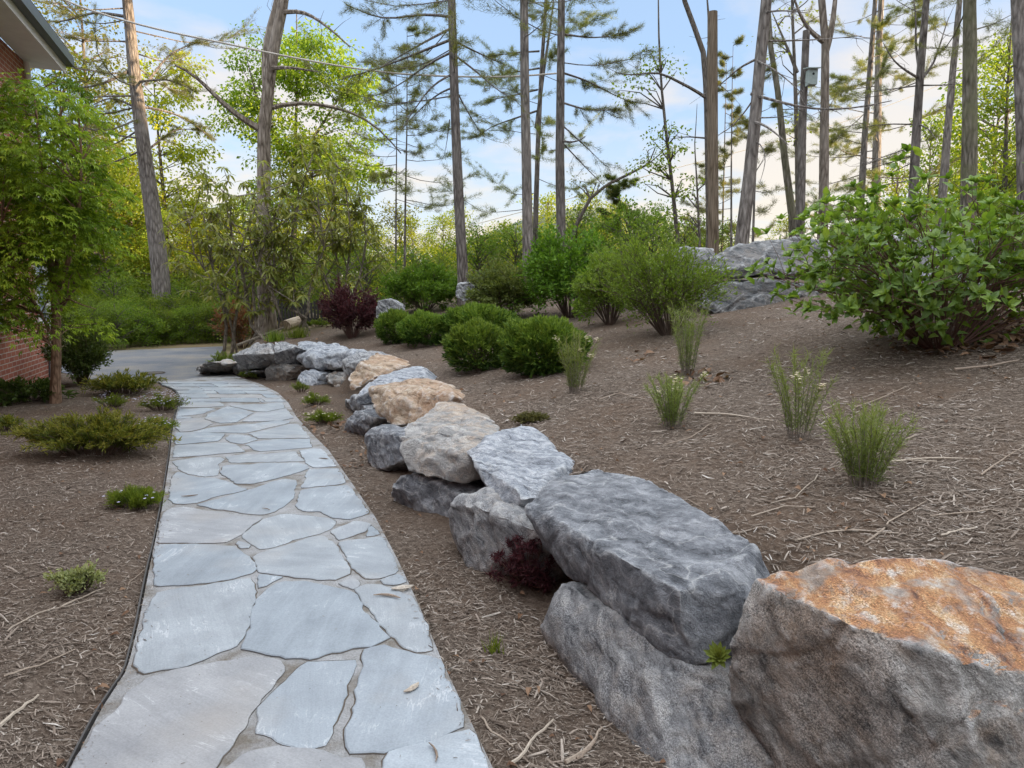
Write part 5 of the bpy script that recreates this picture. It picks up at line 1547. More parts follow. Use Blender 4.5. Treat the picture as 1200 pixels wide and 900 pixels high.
g.tube(np.stack([p[0] + .185 * np.cos(th), p[1] + .185 * np.sin(th), np.full(25, .008)], 1), .012, 6); g.build('rim', M_IRON, dc)

# ------------------------------------------------------------------ trees
BK = dict(
    pine=bark_mat('grey_pine_bark', (.07, .058, .05), (.15, .13, .115), (.24, .215, .195)),
    pinelight=bark_mat('pale_pine_bark', (.10, .085, .072), (.20, .175, .155), (.31, .28, .25)),
    oak=bark_mat('tan_grey_bark', (.11, .085, .065), (.22, .18, .145), (.33, .285, .24), 8),
    pole=bark_mat('weathered_pole_wood', (.10, .075, .05), (.17, .13, .09), (.24, .19, .14), 20, .06, .3),
    moss=bark_mat('mossy_bark', (.08, .07, .05), (.17, .15, .12), (.26, .23, .19), moss=.5),
    young=bark_mat('young_grey_bark', (.08, .07, .058), (.14, .12, .10), (.21, .18, .15), 14),
)
LM.update(
    needle=leaf_mat('pine_needles', [(.07, .095, .05), (.11, .14, .065), (.15, .175, .08), (.18, .19, .085)], .4),
    hemlock=leaf_mat('hemlock_needles', [(.04, .07, .03), (.07, .105, .04), (.11, .14, .05)], .3),
    fresh=leaf_mat('fresh_spring_leaf', [(.08, .15, .02), (.13, .21, .03), (.18, .27, .04), (.25, .32, .05)], .45),
    yellow=leaf_mat('yellow_green_leaf', [(.15, .20, .025), (.23, .29, .035), (.32, .35, .055)], .5),
    olive=leaf_mat('olive_leaf', [(.07, .09, .025), (.11, .14, .035), (.17, .18, .05)], .45),
    forest=leaf_mat('forest_leaf', [(.055, .105, .022), (.095, .16, .032), (.15, .215, .045)], .5),
)


def smooth(P, n):
    P = np.asarray(P, float)
    P = resample(P, n)
    for _ in range(2):
        P[1:-1] = .5 * P[1:-1] + .25 * (P[:-2] + P[2:])
    return P


def trunk_pts(px, y, H, dyt=0.0):
    """points of a trunk from its outline in plan view distance y, carried down to the soil and up to height H"""
    P = [PY(u, v, y + dyt * i) for i, (u, v) in enumerate(px)]
    base = P[0].copy(); base[2] = float(TH(base[0], base[1])) - .1
    top = P[-1]
    d = unit(P[-1] - P[-2]); d = unit(d * .5 + np.array((0, 0, .5)))
    out = [base] + P[(1 if P[0][2] <= base[2] + .3 else 0):]
    z = top[2]
    if H > z:
        for k in range(1, 5):
            out.append(top + d * (H - z) * k / 4)
    return np.array(out)


def at_z(P, z):
    i = int(np.clip(np.searchsorted(P[:, 2], z), 1, len(P) - 1))
    f = (z - P[i - 1, 2]) / max(1e-6, P[i, 2] - P[i - 1, 2])
    return P[i - 1] + (P[i] - P[i - 1]) * np.clip(f, 0, 1)


def limb_bits(gw, P, r0, n_twig, ln, flat=.35, droop=0.0, r_end=.25):
    """a limb tube with side twigs; gives the twigs back"""
    gw.tube(P, np.linspace(r0, r0 * r_end, len(P)), 5, cap=False)
    tw = [(P[-2], P[-1])]
    d0 = unit(P[-1] - P[0])
    for k in range(n_twig):
        f = rng.uniform(.25, 1.0) * (len(P) - 1)
        i = min(int(f), len(P) - 2)
        q0 = P[i] + (P[i + 1] - P[i]) * (f - i)
        dd = unit(d0 * .8 + rng.normal(0, .75, 3) * (1, 1, flat) + (0, 0, -droop))
        q1 = q0 + dd * ln * rng.uniform(.4, 1.1)
        rt = min(r0 * .3, .007); gw.tube([q0, (q0 + q1) / 2 + rng.normal(0, ln * .06, 3), q1], [rt, rt * .7, rt * .4], 3, cap=False)
        tw.append((q0, q1))
    return tw


def needle_twigs(gl, tw, per, L, W, tuft=6):
    per = int(per * 5)
    A = np.array([t[0] for t in tw]); B = np.array([t[1] for t in tw])
    n = len(tw) * per
    idx = np.repeat(np.arange(len(tw)), per)
    f = rng.uniform(.1, 1.05, (n, 1))
    C = A[idx] + (B - A)[idx] * f
    C = np.repeat(C, tuft, 0); T = np.repeat(unit(B - A)[idx], tuft, 0)
    m = len(C)
    D = unit(T * .8 + rng.normal(0, .6, (m, 3)) + (0, 0, .15))
    base = np.repeat(np.clip(rng.normal(.45, .22, n), 0, 1), tuft)
    gl.blades(C + rng.normal(0, .025, (m, 3)), D, L * rng.uniform(.6, 1.2, m), W * .68, r=np.clip(base + rng.normal(0, .12, m), 0, 1))


def pine(name, label, px, y, wpx, H, z0, nl, Lmax, bark='pine', needles='needle', limbs=(), dead=0, per=5, ntw=9, droop=.12, up=.1, cat='pine tree', group='pines on the slope', ztop=.35, dens_hi=1.0, taper=.45, az=None, tw_ln=.55):
    P = trunk_pts(px, y, H)
    base = P[0] + (0, 0, .1)
    r0 = wpx / FPX * np.linalg.norm(PY(*px[0], y) - (0, 0, CAMZ)) / 2
    t = thing(name, base, label, cat, group)
    gw, gl = Geo(), Geo()
    S = resample(P, 22)
    f = np.linspace(0, 1, 22)
    rad = r0 * .88 * (1.0 - f * (1 - taper * .3)); rad[:1] *= 1.3; rad[1] *= 1.05
    gw.tube(S, rad, 12, rough=.07)
    rz = lambda z: float(np.interp(z, S[:, 2], rad))
    zs = z0 + (H - z0) * (np.linspace(0, 1, nl) ** 1.0)
    tws = []
    for k, z in enumerate(zs):
        q0 = at_z(S, z); rel = (z - z0) / (H - z0 + .01)
        a = rng.uniform(0, 6.28) if az is None else rng.normal(az, .9)
        ln = Lmax * (1 - rel * .75) * rng.uniform(.6, 1.1)
        d = np.array((math.cos(a), math.sin(a), 0))
        ff = np.linspace(0, 1, 6)[:, None]
        Pl = q0 + d * ln * ff + np.array((0, 0, 1)) * ((up + rng.normal(.05, .16)) * ln * ff - droop * ln * np.sin(ff * 2.2) + .14 * ln * ff ** 3) + np.cumsum(rng.normal(0, .025 * ln, (6, 3)), 0) * ff
        tws += limb_bits(gw, Pl, max(.010, rz(z) * .16), ntw if z < 9 else max(4, ntw // 2), tw_ln * ln * .6)
    if tws:
        needle_twigs(gl, tws, per, .12, .010)
    for k in range(dead):
        z = rng.uniform(base[2] + 1.2, z0 + 1.5)
        q0 = at_z(S, z); a = rng.uniform(0, 6.28); ln = rng.uniform(.3, 1.4)
        d = np.array((math.cos(a), math.sin(a), rng.uniform(-.25, .15)))
        limb_bits(gw, np.array([q0, q0 + d * ln * .5 + rng.normal(0, .05, 3), q0 + d * ln + rng.normal(0, .1, 3)]), .014, 3, .35)
    for pts, lr, nt, leafy in limbs:
        Pl = smooth([PY(u, v, y + dy) for u, v, dy in pts], 9)
        tw = limb_bits(gw, Pl, lr, nt, .55, flat=.6, droop=.1)
        if leafy: needle_twigs(gl, tw, leafy, .11, .008)
    gw.build('trunk', BK[bark], t)
    if gl.n: gl.build('crown', LM[needles], t)
    return t


def leafy(name, label, px, y, wpx, H, bark, lm, clumps, limbs=(), cat='tree', group='broadleaf trees', L=.09, W=.055, r_end=.12, forks=(), per=70, twn=60, cr=.55, sag=.25):
    """broadleaf tree: trunk, limbs towards leaf clumps spread in given crown masses (u, v, dy, ru, rv, n)"""
    P = trunk_pts(px, y, H)
    base = P[0] + (0, 0, .1)
    r0 = wpx / FPX * np.linalg.norm(PY(*px[0], y) - (0, 0, CAMZ)) / 2
    t = thing(name, base, label, cat, group)
    gw, gl = Geo(), Geo()
    S = resample(P, 20); f = np.linspace(0, 1, 20)
    rad = r0 * .85 * (1 - f * (1 - r_end)); rad[0] *= 1.3; rad[1] *= 1.06
    gw.tube(S, rad, 12, rough=.08)
    skel = [S[4:]]
    for pts, lr, nt in list(limbs) + list(forks):
        Pl = smooth([PY(u, v, y + dy) for u, v, dy in pts], 10)
        limb_bits(gw, Pl, lr, nt, .6, flat=.8)
        skel.append(Pl[3:])
    SK = np.vstack(skel)
    for (u, v, dy, ru, rv, n) in clumps:
        c0 = PY(u, v, y + dy); sc = (y + dy) / FPX
        for _ in range(n):
            d = unit(rng.normal(size=3)) * rng.uniform(.35, 1.0)
            c = c0 + d * np.array((ru * sc, ru * sc, rv * sc))
            dist = np.linalg.norm(SK - c, axis=1) + 1.2 * np.maximum(SK[:, 2] - c[2] + .3, 0)
            q0 = SK[np.argmin(dist)]
            m1 = (q0 + c) / 2 + (0, 0, .12 * np.linalg.norm(c - q0)) + rng.normal(0, .08, 3)
            gw.tube([q0, m1, c], [.02, .013, .005], 4, cap=False)
            k = int(per * rng.uniform(.5, 1.3)); rr = cr * rng.uniform(.6, 1.25)
            o = unit(rng.normal(size=(k, 3))) * (rng.random((k, 1)) ** .45) * rr * np.array((1, 1, .55))
            Pn = c + o
            D = unit(o + rng.normal(0, .35 * rr, (k, 3)) + np.array((0, 0, -sag * rr)))
            sz = L * rng.uniform(.6, 1.3, k)
            rv_ = np.clip(rng.normal(.45, .2) + rng.normal(0, .17, k), 0, 1)
            gl.leaves(Pn, D, unit(rng.normal(0, .7, (k, 3)) + (0, 0, .8)), sz, sz * W / L, r=rv_, droop=.2)
    gw.build('trunk', BK[bark], t)
    if gl.n: gl.build('crown', LM[lm], t)
    return t


# --- left: leaning pine across the drive, forked oak
pine('pine_tree', 'leaning grey pine standing across the drive at the left', [(192, 372), (186, 300), (172, 200), (159, 100), (149, 0)], 21.5, 23, 15.5, 5.6, 34, 4.2, per=6, ntw=11, dead=4,
     limbs=[([(156, 80, 0), (120, 100, -.5), (85, 105, -1), (50, 92, -1.5)], .05, 8, 6), ([(160, 125, 0), (190, 128, .4), (222, 140, .6), (250, 165, .8)], .045, 9, 8), ([(163, 128, 0), (130, 112, .3), (100, 128, .6)], .04, 8, 7),
            ([(150, 20, 0), (105, 12, .5), (70, 30, .8), (40, 20, 1)], .05, 8, 6), ([(168, 180, 0), (205, 150, .6), (232, 152, .9)], .04, 8, 9), ([(170, 100, 0), (200, 60, .2), (238, 48, .3)], .04, 8, 7), ([(160, 96, 0), (200, 92, -.4), (230, 108, -.6)], .04, 8, 9)])
leafy('forked_oak', 'forked tan barked tree with a bare crooked left limb, right of the drive', [(314, 388), (309, 300), (309, 230), (309, 160), (314, 105), (320, 60), (334, -5)], 16.6, 21, 13, 'oak', 'olive',
      [(345, -90, 0, 90, 60, 16)], r_end=.3, per=60, L=.07, W=.045,
      forks=[([(313, 100, 0), (310, 60, .1), (317, 25, .2), (327, 0, .3), (326, -60, .4)], .11, 3)],
      limbs=[([(306, 152, 0), (285, 140, -.2), (262, 122, -.4), (238, 97, -.6), (222, 82, -.7), (205, 76, -.8)], .085, 5), ([(312, 80, 0), (340, 79, -.3), (372, 84, -.5)], .055, 1), ([(312, 128, 0), (345, 118, .3), (385, 124, .5), (420, 132, .7), (445, 150, .9), (470, 180, 1)], .06, 9),
             ([(325, 15, 0), (355, 12, -.2), (385, 32, -.4), (410, 55, -.5)], .055, 8), ([(330, 0, 0), (350, -30, .2), (390, -50, .2)], .05, 6)], group='broadleaf trees near the drive', cat='tree')
# --- the straight trunks in the middle
pine('pine_tree', 'straight grey pine behind the round light green shrub, with drooping dead limbs', [(543, 335), (538, 240), (534, 150), (531, 60), (529, -5)], 14.2, 15, 16, 5.2, 26, 3.2, per=4, ntw=10, droop=.16,
     limbs=[([(531, 32, 0), (505, 45, -.3), (475, 62, -.5), (440, 82, -.7)], .028, 10, 3), ([(532, 45, 0), (490, 62, .2), (445, 80, .4), (402, 92, .6)], .03, 12, 4), ([(532, 60, 0), (500, 75, .2), (470, 100, .4), (440, 112, .5)], .026, 12, 3), ([(533, 85, 0), (505, 100, -.2), (485, 130, -.3), (470, 150, -.3)], .024, 10, 3),
            ([(533, 102, 0), (515, 108, .3), (492, 128, .5), (470, 152, .6)], .022, 10, 3), ([(532, 48, 0), (560, 62, .2), (590, 75, .4)], .024, 8, 3), ([(533, 65, 0), (560, 85, -.2), (585, 108, -.4), (605, 118, -.5)], .024, 9, 3), ([(534, 105, 0), (550, 135, .2), (566, 160, .4)], .018, 7, 2), ([(531, 20, 0), (495, 15, .2), (450, 25, .5), (405, 5, .8)], .03, 12, 5),
            ([(527, 140, 0), (524, 165, .1), (520, 185, .15)], .012, 3, 0)])
pine('pine_tree', 'grey ridged pine, left of the pair behind the tall bright shrub', [(619, 300), (617, 200), (615, 100), (614, -5)], 14.6, 15, 17, 6.4, 18, 2.6, 'pinelight', per=4, ntw=8)
pine('pine_tree', 'dark trunked pine, right of the pair behind the tall bright shrub', [(658, 285), (656, 190), (657, 90), (658, -5)], 15.5, 13.5, 17, 6.2, 22, 3.0, per=5, ntw=9,
     limbs=[([(657, 165, 0), (668, 167, -.2), (680, 165, -.3), (686, 160, -.35)], .03, 1, 0), ([(658, 85, 0), (690, 95, .3), (720, 112, .5), (740, 120, .6)], .025, 9, 8), ([(658, 120, 0), (690, 130, -.3), (725, 128, -.5)], .025, 9, 8), ([(658, 40, 0), (695, 45, .3), (735, 40, .5)], .025, 9, 8),
            ([(657, 145, 0), (690, 175, .3), (710, 195, .4)], .018, 7, 3), ([(657, 165, 0), (685, 195, .3), (715, 225, .4)], .018, 7, 2)])
pine('pine_tree', 'slender double stemmed pine between the grey pair of trunks', [(627, 280), (630, 180), (634, 90), (640, 0)], 18.5, 8, 14, 3.6, 30, 3.0, per=6, ntw=9,
     limbs=[([(629, 150, 0), (636, 90, .1), (644, 40, .2), (650, -10, .2)], .06, 2, 0), ([(629, 130, 0), (600, 140, .2), (575, 148, .3), (560, 160, .4)], .028, 10, 9), ([(630, 105, 0), (600, 112, -.2), (570, 118, -.3)], .026, 10, 9), ([(632, 60, 0), (600, 62, .3), (575, 66, .4)], .026, 10, 9), ([(632, 80, 0), (600, 85, .3), (580, 90, .4)], .026, 9, 9)])
# leaning bare limb tree at 690
leafy('leaning_tree', 'crooked bare tree leaning right behind the tall bright shrub', [(668, 285), (676, 262), (692, 232), (712, 216), (735, 205), (760, 192)], 17.5, 7, 0, 'young', 'olive', [(765, 180, 0, 26, 16, 4), (690, 215, .5, 26, 22, 6)], per=40, L=.06, W=.035, cr=.4, r_end=.4, group='broadleaf trees behind the slope')

# --- wooden pole, then the right hand trunks
pp = trunk_pts([(836, 290), (835, 150), (835, 14)], 12.6, 0)
wp = thing('wooden_pole', pp[0], 'bare weathered wooden pole sawn flat at the top behind the feathery shrub', 'pole')
g = Geo(); g.tube(resample(pp, 12), np.linspace(.098, .082, 12), 16, rough=.03); g.build('shaft', BK['pole'], wp)

leafy('bare_tree', 'pale thin forked tree just behind the wooden pole', [(832, 275), (830, 180), (828, 105), (824, 60), (800, -5)], 14.5, 11, 11, 'young', 'olive', [(790, -80, 0, 50, 40, 8)], per=40, L=.06, W=.04,
      limbs=[([(828, 115, 0), (810, 102, -.2), (790, 95, -.3), (770, 80, -.4), (740, 92, -.5), (722, 85, -.6)], .035, 4), ([(829, 90, 0), (832, 40, .1), (828, -10, .2)], .05, 5), ([(829, 162, 0), (805, 160, .2), (785, 163, .2)], .02, 3)], r_end=.2, group='broadleaf trees behind the slope')
pine('pine_tree', 'grey pine leaning right beside the wooden pole, long bare limbs', [(868, 290), (877, 220), (884, 150), (891, 70), (899, -5)], 12.4, 18, 15, 6.4, 18, 3.0, 'pinelight', per=4, ntw=8,
     limbs=[([(880, 110, 0), (920, 122, -.4), (960, 130, -.7), (1000, 128, -.9), (1045, 118, -1.1)], .028, 9, 0), ([(889, 48, 0), (920, 48, .3), (955, 47, .6), (1010, 42, .9)], .020, 7, 0), ([(880, 138, 0), (905, 138, -.2), (930, 135, -.4)], .016, 3, 0), ([(881, 142, 0), (895, 146, -.3), (908, 155, -.5), (924, 170, -.7)], .028, 2, 0),
            ([(879, 162, 0), (895, 170, -.2), (898, 190, -.3), (890, 215, -.3)], .014, 2, 0), ([(885, 70, 0), (865, 80, .2), (850, 95, .3), (835, 105, .3)], .022, 4, 0), ([(882, 118, 0), (868, 138, .1), (850, 155, .2), (838, 160, .2)], .016, 4, 0), ([(892, 15, 0), (915, 12, -.3), (945, 15, -.5)], .02, 6, 0), ([(885, 70, 0), (905, 80, -.4), (925, 95, -.7), (940, 110, -.9)], .02, 6, 0)])
pine('pine_tree', 'mossy leaning trunk left of the birdhouse tree', [(930, 265), (920, 190), (912, 110), (903, 55)], 16.5, 11, 11.5, 5.5, 8, 1.4, 'moss', per=3, ntw=5)
deadp = trunk_pts([(938, 265), (940, 150), (945, 36)], 15.2, 0)
dt = thing('dead_trunk', deadp[0], 'dead snapped trunk that carries the birdhouse', 'dead tree')
g = Geo(); g.tube(resample(deadp, 12), np.linspace(.095, .07, 12), 10, rough=.08)
g.build('trunk', BK['pine'], dt)
bh = PY(951, 91, 14.95)
bhs = thing('birdhouse', bh, 'pale green grey wooden birdhouse fixed to the dead snapped trunk', 'birdhouse')
M_BHOUSE = plain('pale_green_painted_wood', (.30, .35, .33), .75, .15, 12)
g = Geo(); g.box(bh[0] - .085, bh[0] + .085, bh[1] - .09, bh[1] + .09, bh[2] - .15, bh[2] + .14); g.build('body', M_BHOUSE, bhs)
g = Geo(); g.add([(bh[0] + sx * .125, bh[1] + sy * .14, bh[2] + (.143 if sy < 0 else .20) + dz_) for dz_ in (0, .02) for sy in (-1, 1) for sx in (-1, 1)], [(0, 2, 3, 1), (4, 5, 7, 6), (0, 1, 5, 4), (2, 6, 7, 3), (0, 4, 6, 2), (1, 3, 7, 5)]); g.build('roof', M_BHOUSE, bhs)
g = Geo(); g.tube([bh + (0, -.088, .05), bh + (0, -.094, .05)], .024, 14); g.build('entrance_hole', plain('dark_hole', (.01, .01, .01), .9), bhs)

leafy('yellow_tree', 'thin tree with fresh yellow leaves behind the birdhouse', [(936, 270), (934, 180), (932, 100), (928, 0)], 18, 8, 11, 'young', 'yellow', [(934, 130, 0, 16, 60, 5), (905, 60, 0, 24, 30, 4), (945, 10, 0, 30, 40, 5)], per=26, L=.07, W=.05, cr=.4, group='broadleaf trees behind the slope', limbs=[([(934, 85, 0), (920, 50, .2), (905, 15, .4)], .05, 4)])
leafy('bare_tree', 'smooth pale tree forking into three stems right of the birdhouse', [(965, 255), (966, 160), (967, 85), (967, 45), (962, -5)], 15.4, 13.5, 11, 'oak', 'olive', [(960, -90, 0, 60, 40, 10)], per=40, L=.06, W=.04,
      limbs=[([(967, 62, 0), (975, 35, .1), (979, -5, .2), (985, -60, .3)], .075, 3), ([(966, 50, 0), (948, 36, -.1), (936, 15, -.2), (928, -10, -.3)], .06, 4)], r_end=.35, group='broadleaf trees behind the slope')
pine('pine_tree', 'slim pine left of two, with flat tiers of needles, behind the leafy bush', [(1008, 250), (1014, 150), (1022, 50), (1026, -5)], 19.5, 9, 15, 2.6, 46, 2.6, per=6, ntw=9, droop=.03, up=.02)
pine('pine_tree', 'thicker pale pine right of two, with flat tiers of needles, behind the leafy bush', [(1026, 250), (1028, 150), (1030, 50), (1033, -5)], 22.5, 12, 16, 2.8, 50, 3.4, 'pinelight', per=6, ntw=9, droop=.03, up=.02)
pine('pine_tree', 'dark branching pine with bare upswept twigs above the leafy bush', [(1069, 255), (1073, 170), (1078, 90), (1086, -5)], 15.4, 12, 13, 5.8, 12, 2.0, per=3, ntw=8,
     limbs=[([(1077, 92, 0), (1060, 82, -.2), (1045, 70, -.4), (1035, 50, -.5)], .03, 6, 0), ([(1078, 95, 0), (1095, 75, .2), (1102, 50, .3), (1112, 20, .4)], .032, 7, 0), ([(1078, 88, 0), (1072, 50, .1), (1074, 20, .2), (1070, -5, .2)], .035, 6, 0), ([(1076, 100, 0), (1100, 100, -.3), (1128, 98, -.5)], .02, 6, 0), ([(1074, 145, 0), (1088, 150, -.3), (1100, 168, -.5)], .02, 2, 0),
            ([(1071, 182, 0), (1045, 190, .2), (1010, 200, .4)], .018, 7, 0), ([(1070, 172, 0), (1040, 182, -.3), (1005, 195, -.6)], .018, 7, 0), ([(1074, 146, 0), (1040, 145, .3), (1005, 150, .5)], .018, 7, 3), ([(1078, 100, 0), (1040, 105, .3), (1000, 110, .5)], .016, 7, 3), ([(1070, 190, 0), (1050, 200, -.2), (1025, 212, -.4)], .014, 5, 0)])
pine('pine_tree', 'slanting slim trunk between the branching pine and the thick mossy trunk', [(1103, 250), (1110, 160), (1117, 80), (1125, -5)], 17.5, 10.5, 13, 6.6, 9, 1.8, 'pinelight', per=3, ntw=6)
pine('pine_tree', 'thickest straight grey trunk with moss on one side, above the leafy bush', [(1135, 260), (1136, 170), (1137, 80), (1136, -5)], 13.4, 17.5, 16, 6.6, 16, 2.8, 'moss', per=4, ntw=8, limbs=[([(1142, 35, 0), (1165, 28, .3), (1195, 12, .5)], .014, 7, 3)])
pine('pine_tree', 'grey trunk cut by the right edge of the frame', [(1203, 270), (1201, 180), (1197, 80), (1192, -5)], 11.8, 17, 15, 6.2, 14, 2.6, 'pinelight', per=4, ntw=8)

# saplings and thin leafy trees
leafy('slender_tree', 'slender leafy tree standing left of the wooden pole', [(795, 290), (788, 220), (780, 150), (775, 100), (772, 40)], 16.5, 6.5, 9, 'young', 'bright' if False else 'fresh', [(776, 70, 0, 26, 40, 7), (785, 165, 0, 34, 34, 10), (770, 205, 0, 34, 24, 8), (735, 110, 0, 26, 20, 5), (792, 220, 0, 24, 22, 6)], per=30, L=.075, W=.05, cr=.36, group='broadleaf trees behind the slope')
leafy('slender_tree', 'dark crooked sapling between the slender leafy tree and the pole', [(820, 285), (817, 220), (814, 170), (816, 140)], 16, 4.5, 5.5, 'young', 'fresh', [(810, 215, 0, 26, 30, 4), (806, 255, 0, 22, 18, 6)], per=22, L=.07, W=.045, cr=.35, group='broadleaf trees behind the slope')
pine('sapling_pine', 'very thin young pine, right of two, left of the straight pine', [(474, 330), (475, 240), (477, 140)], 17, 4, 7.4, 3.6, 22, 1.9, per=3, ntw=7, group='young pines behind the slope')
pine('sapling_pine', 'very thin young pine, left of two, left of the straight pine', [(464, 330), (464, 250), (465, 150)], 18.5, 3.4, 7.0, 3.8, 16, 1.6, per=3, ntw=6, group='young pines behind the slope')
pine('sapling_pine', 'thin straight young pine just left of the leaning pine by the pole', [(857, 290), (857, 200), (858, 100)], 20, 3.4, 8, 2.6, 20, 1.6, per=4, ntw=6, group='young pines behind the slope')
pine('sapling_pine', 'thin young pine just right of the leaning pine by the pole', [(882, 290), (884, 230), (887, 170)], 15.5, 4, 6, 3.2, 8, 1.0, per=2, ntw=5, group='young pines behind the slope')
pine('sapling_pine', 'thin young pine seen between the pole and the leaning pine', [(846, 290), (848, 220), (850, 130)], 21.5, 3, 8, 2.2, 22, 1.7, per=5, ntw=6, group='young pines behind the slope')

# big fresh green crowns behind the oak and the leaning pine
leafy('green_tree', 'tall fresh green tree with a rounded crown behind the forked oak', [(345, 345), (345, 250), (346, 170), (348, 100)], 27, 9, 11.5, 'young', 'fresh', [(340, 70, 0, 62, 40, 34), (395, 110, 0, 46, 40, 26), (300, 130, 0, 40, 42, 20), (350, 170, 0, 60, 40, 26), (410, 190, 0, 40, 50, 22), (330, 235, 0, 50, 30, 16)], per=150, L=.13, W=.08, cr=.7, group='broadleaf trees near the drive', limbs=[([(346, 190, 0), (375, 150, .3), (400, 110, .5)], .08, 4), ([(346, 200, 0), (318, 150, -.3), (300, 110, -.5)], .08, 4)])
leafy('green_tree', 'thin tree with a yellow green crown behind the leaning pine', [(210, 360), (196, 280), (190, 210), (182, 120)], 27, 9, 9, 'young', 'yellow', [(205, 165, 0, 40, 36, 16), (195, 95, 0, 44, 36, 14), (150, 210, 0, 46, 44, 18), (215, 235, 0, 44, 34, 16), (170, 275, 0, 50, 30, 16)], per=110, L=.13, W=.085, cr=.65, group='broadleaf trees near the drive')
leafy('green_tree', 'leafy tree above the house corner with small loose leaves', [(118, 380), (112, 280), (105, 180), (100, 90)], 24, 9, 12, 'young', 'olive', [(105, 60, 0, 60, 50, 26), (85, 20, 0, 50, 30, 14), (125, 130, 0, 40, 34, 14), (60, -20, 0, 60, 30, 12)], per=50, L=.10, W=.06, cr=.6, group='broadleaf trees near the drive')
leafy('green_tree', 'leafy tree closing the right edge behind the last trunk', [(1175, 275), (1178, 200), (1180, 120)], 19, 7, 9, 'young', 'fresh', [(1170, 130, 0, 40, 50, 18), (1190, 70, 0, 30, 34, 10), (1160, 195, 0, 44, 34, 14), (1195, 190, 0, 34, 44, 12)], per=55, L=.09, W=.055, cr=.5, group='broadleaf trees behind the slope')
pine('hemlock_tree', 'small dark hemlock behind the tall bright shrub', [(728, 290), (727, 260), (726, 225)], 21, 5, 4.6, 1.2, 34, 1.6, per=7, ntw=8, needles='hemlock', group='young pines behind the slope', droop=.1, cat='conifer tree')

# --- the woods beyond: a few kinds, copied
def proto(name, label, lm, H, R_, n, per, L, group, trunk_r=.09, zlow=.25, cr=.8, cat='tree', gap=0):
    t = thing(name, (0, 0, 0), label, cat, group)
    gw, gl = Geo(), Geo()
    S = resample(np.array([(0, 0, -.4), (.1, .05, H * .3), (-.05, .1, H * .6), (.1, 0, H * .97)]), 10)
    gw.tube(S, np.linspace(trunk_r, trunk_r * .2, 10), 7, rough=.1)
    for _ in range(n):
        f = rng.uniform(zlow, 1.0); a = rng.uniform(0, 6.28)
        rr = R_ * math.sin(min(1, (1.08 - f) / (1.08 - zlow) * 1.15 + .15) * 1.7) * rng.uniform(.25, 1.0)
        c = np.array((math.cos(a) * rr, math.sin(a) * rr, H * f))
        q0 = at_z(S, max(.3, H * f - .35 * rr - .3))
        gw.tube([q0, (q0 + c) / 2 + (0, 0, .1), c], [.03, .018, .006], 4, cap=False)
        k = int(per * rng.uniform(.5, 1.3)); r_ = cr * rng.uniform(.6, 1.2)
        o = unit(rng.normal(size=(k, 3))) * (rng.random((k, 1)) ** .45) * r_ * np.array((1, 1, .6))
        sz = L * rng.uniform(.6, 1.3, k)
        gl.leaves(c + o, unit(o + rng.normal(0, .4 * r_, (k, 3))), unit(rng.normal(0, .7, (k, 3)) + (0, 0, .8)), sz, sz * .62, r=np.clip(rng.normal(.45, .2) + rng.normal(0, .16, k), 0, 1), droop=.2)
    gw.build('trunk', BK['young'], t); gl.build('crown', LM[lm], t)
    return t


PR_ = {
    'y': proto('woodland_tree', 'young yellow green tree in the woods beyond the drive', 'yellow', 7.5, 2.1, 46, 80, .15, 'trees in the woods behind', .08),
    'f': proto('woodland_tree', 'fresh green tree in the woods beyond the drive', 'fresh', 9.0, 2.5, 60, 80, .15, 'trees in the woods behind', .10),
    'd': proto('woodland_tree', 'dark green dense tree in the woods beyond the drive', 'forest', 8.0, 2.3, 64, 85, .14, 'trees in the woods behind', .10, .12),
    'o': proto('woodland_tree', 'olive leaved tree in the woods behind the slope', 'olive', 6.5, 2.0, 46, 75, .14, 'trees in the woods behind', .07, .15),
    'b': proto('understory_bush', 'green bush growing at the edge of the woods', 'forest', 2.3, 1.3, 46, 75, .10, 'bushes at the edge of the woods', .03, .05, .45, 'bush'),
    'B': proto('understory_bush', 'yellow green bush at the edge of the woods', 'spirea', 2.6, 1.4, 44, 70, .10, 'bushes at the edge of the woods', .03, .05, .5, 'bush'),
}
first = dict.fromkeys(PR_, True)


def plant(kind, x, y, s=1.0, label=None, dz=0.0):
    o = PR_[kind] if first[kind] else copy_tree(PR_[kind])
    first[kind] = False
    o.location = (x, y, float(TH(x, y)) + dz)
    o.rotation_euler = (0, 0, rng.uniform(0, 6.28)); k = s * rng.uniform(.88, 1.12)
    o.scale = (k, k, k * rng.uniform(.92, 1.12))
    if label: o['label'] = label
    return o


def plant_px(kind, u, y, s=1.0, label=None):
    return plant(kind, (u - 600) / FPX * y, y, s, label)


# across the drive, left
for u, y, k, s in ((92, 24, 'f', .9), (118, 27, 'y', 1.0), (140, 30, 'y', 1.15), (165, 25.5, 'f', .6), (180, 33, 'y', 1.1), (150, 26, 'y', .8), (225, 26, 'y', .6), (245, 36, 'y', 1.0), (130, 24.5, 'f', .6), (272, 29, 'y', .75), (205, 24.5, 'f', .5), (310, 27, 'y', .65), (318, 35, 'y', .9), (395, 30, 'y', .8), (215, 28, 'y', .8), (238, 31, 'y', .75), (262, 27, 'o', .7), (285, 33, 'y', .8), (120, 38, 'f', 1.2), (60, 30, 'd', 1.1),
                   (200, 42, 'y', 1.1), (255, 44, 'f', .8), (300, 40, 'f', 1.0), (20, 28, 'f', 1.1), (-20, 25, 'd', 1.0), (150, 46, 'd', 1.3), (330, 30, 'y', .8), (372, 27, 'f', .75), (355, 36, 'y', .9)):
    plant_px(k, u, y, s)
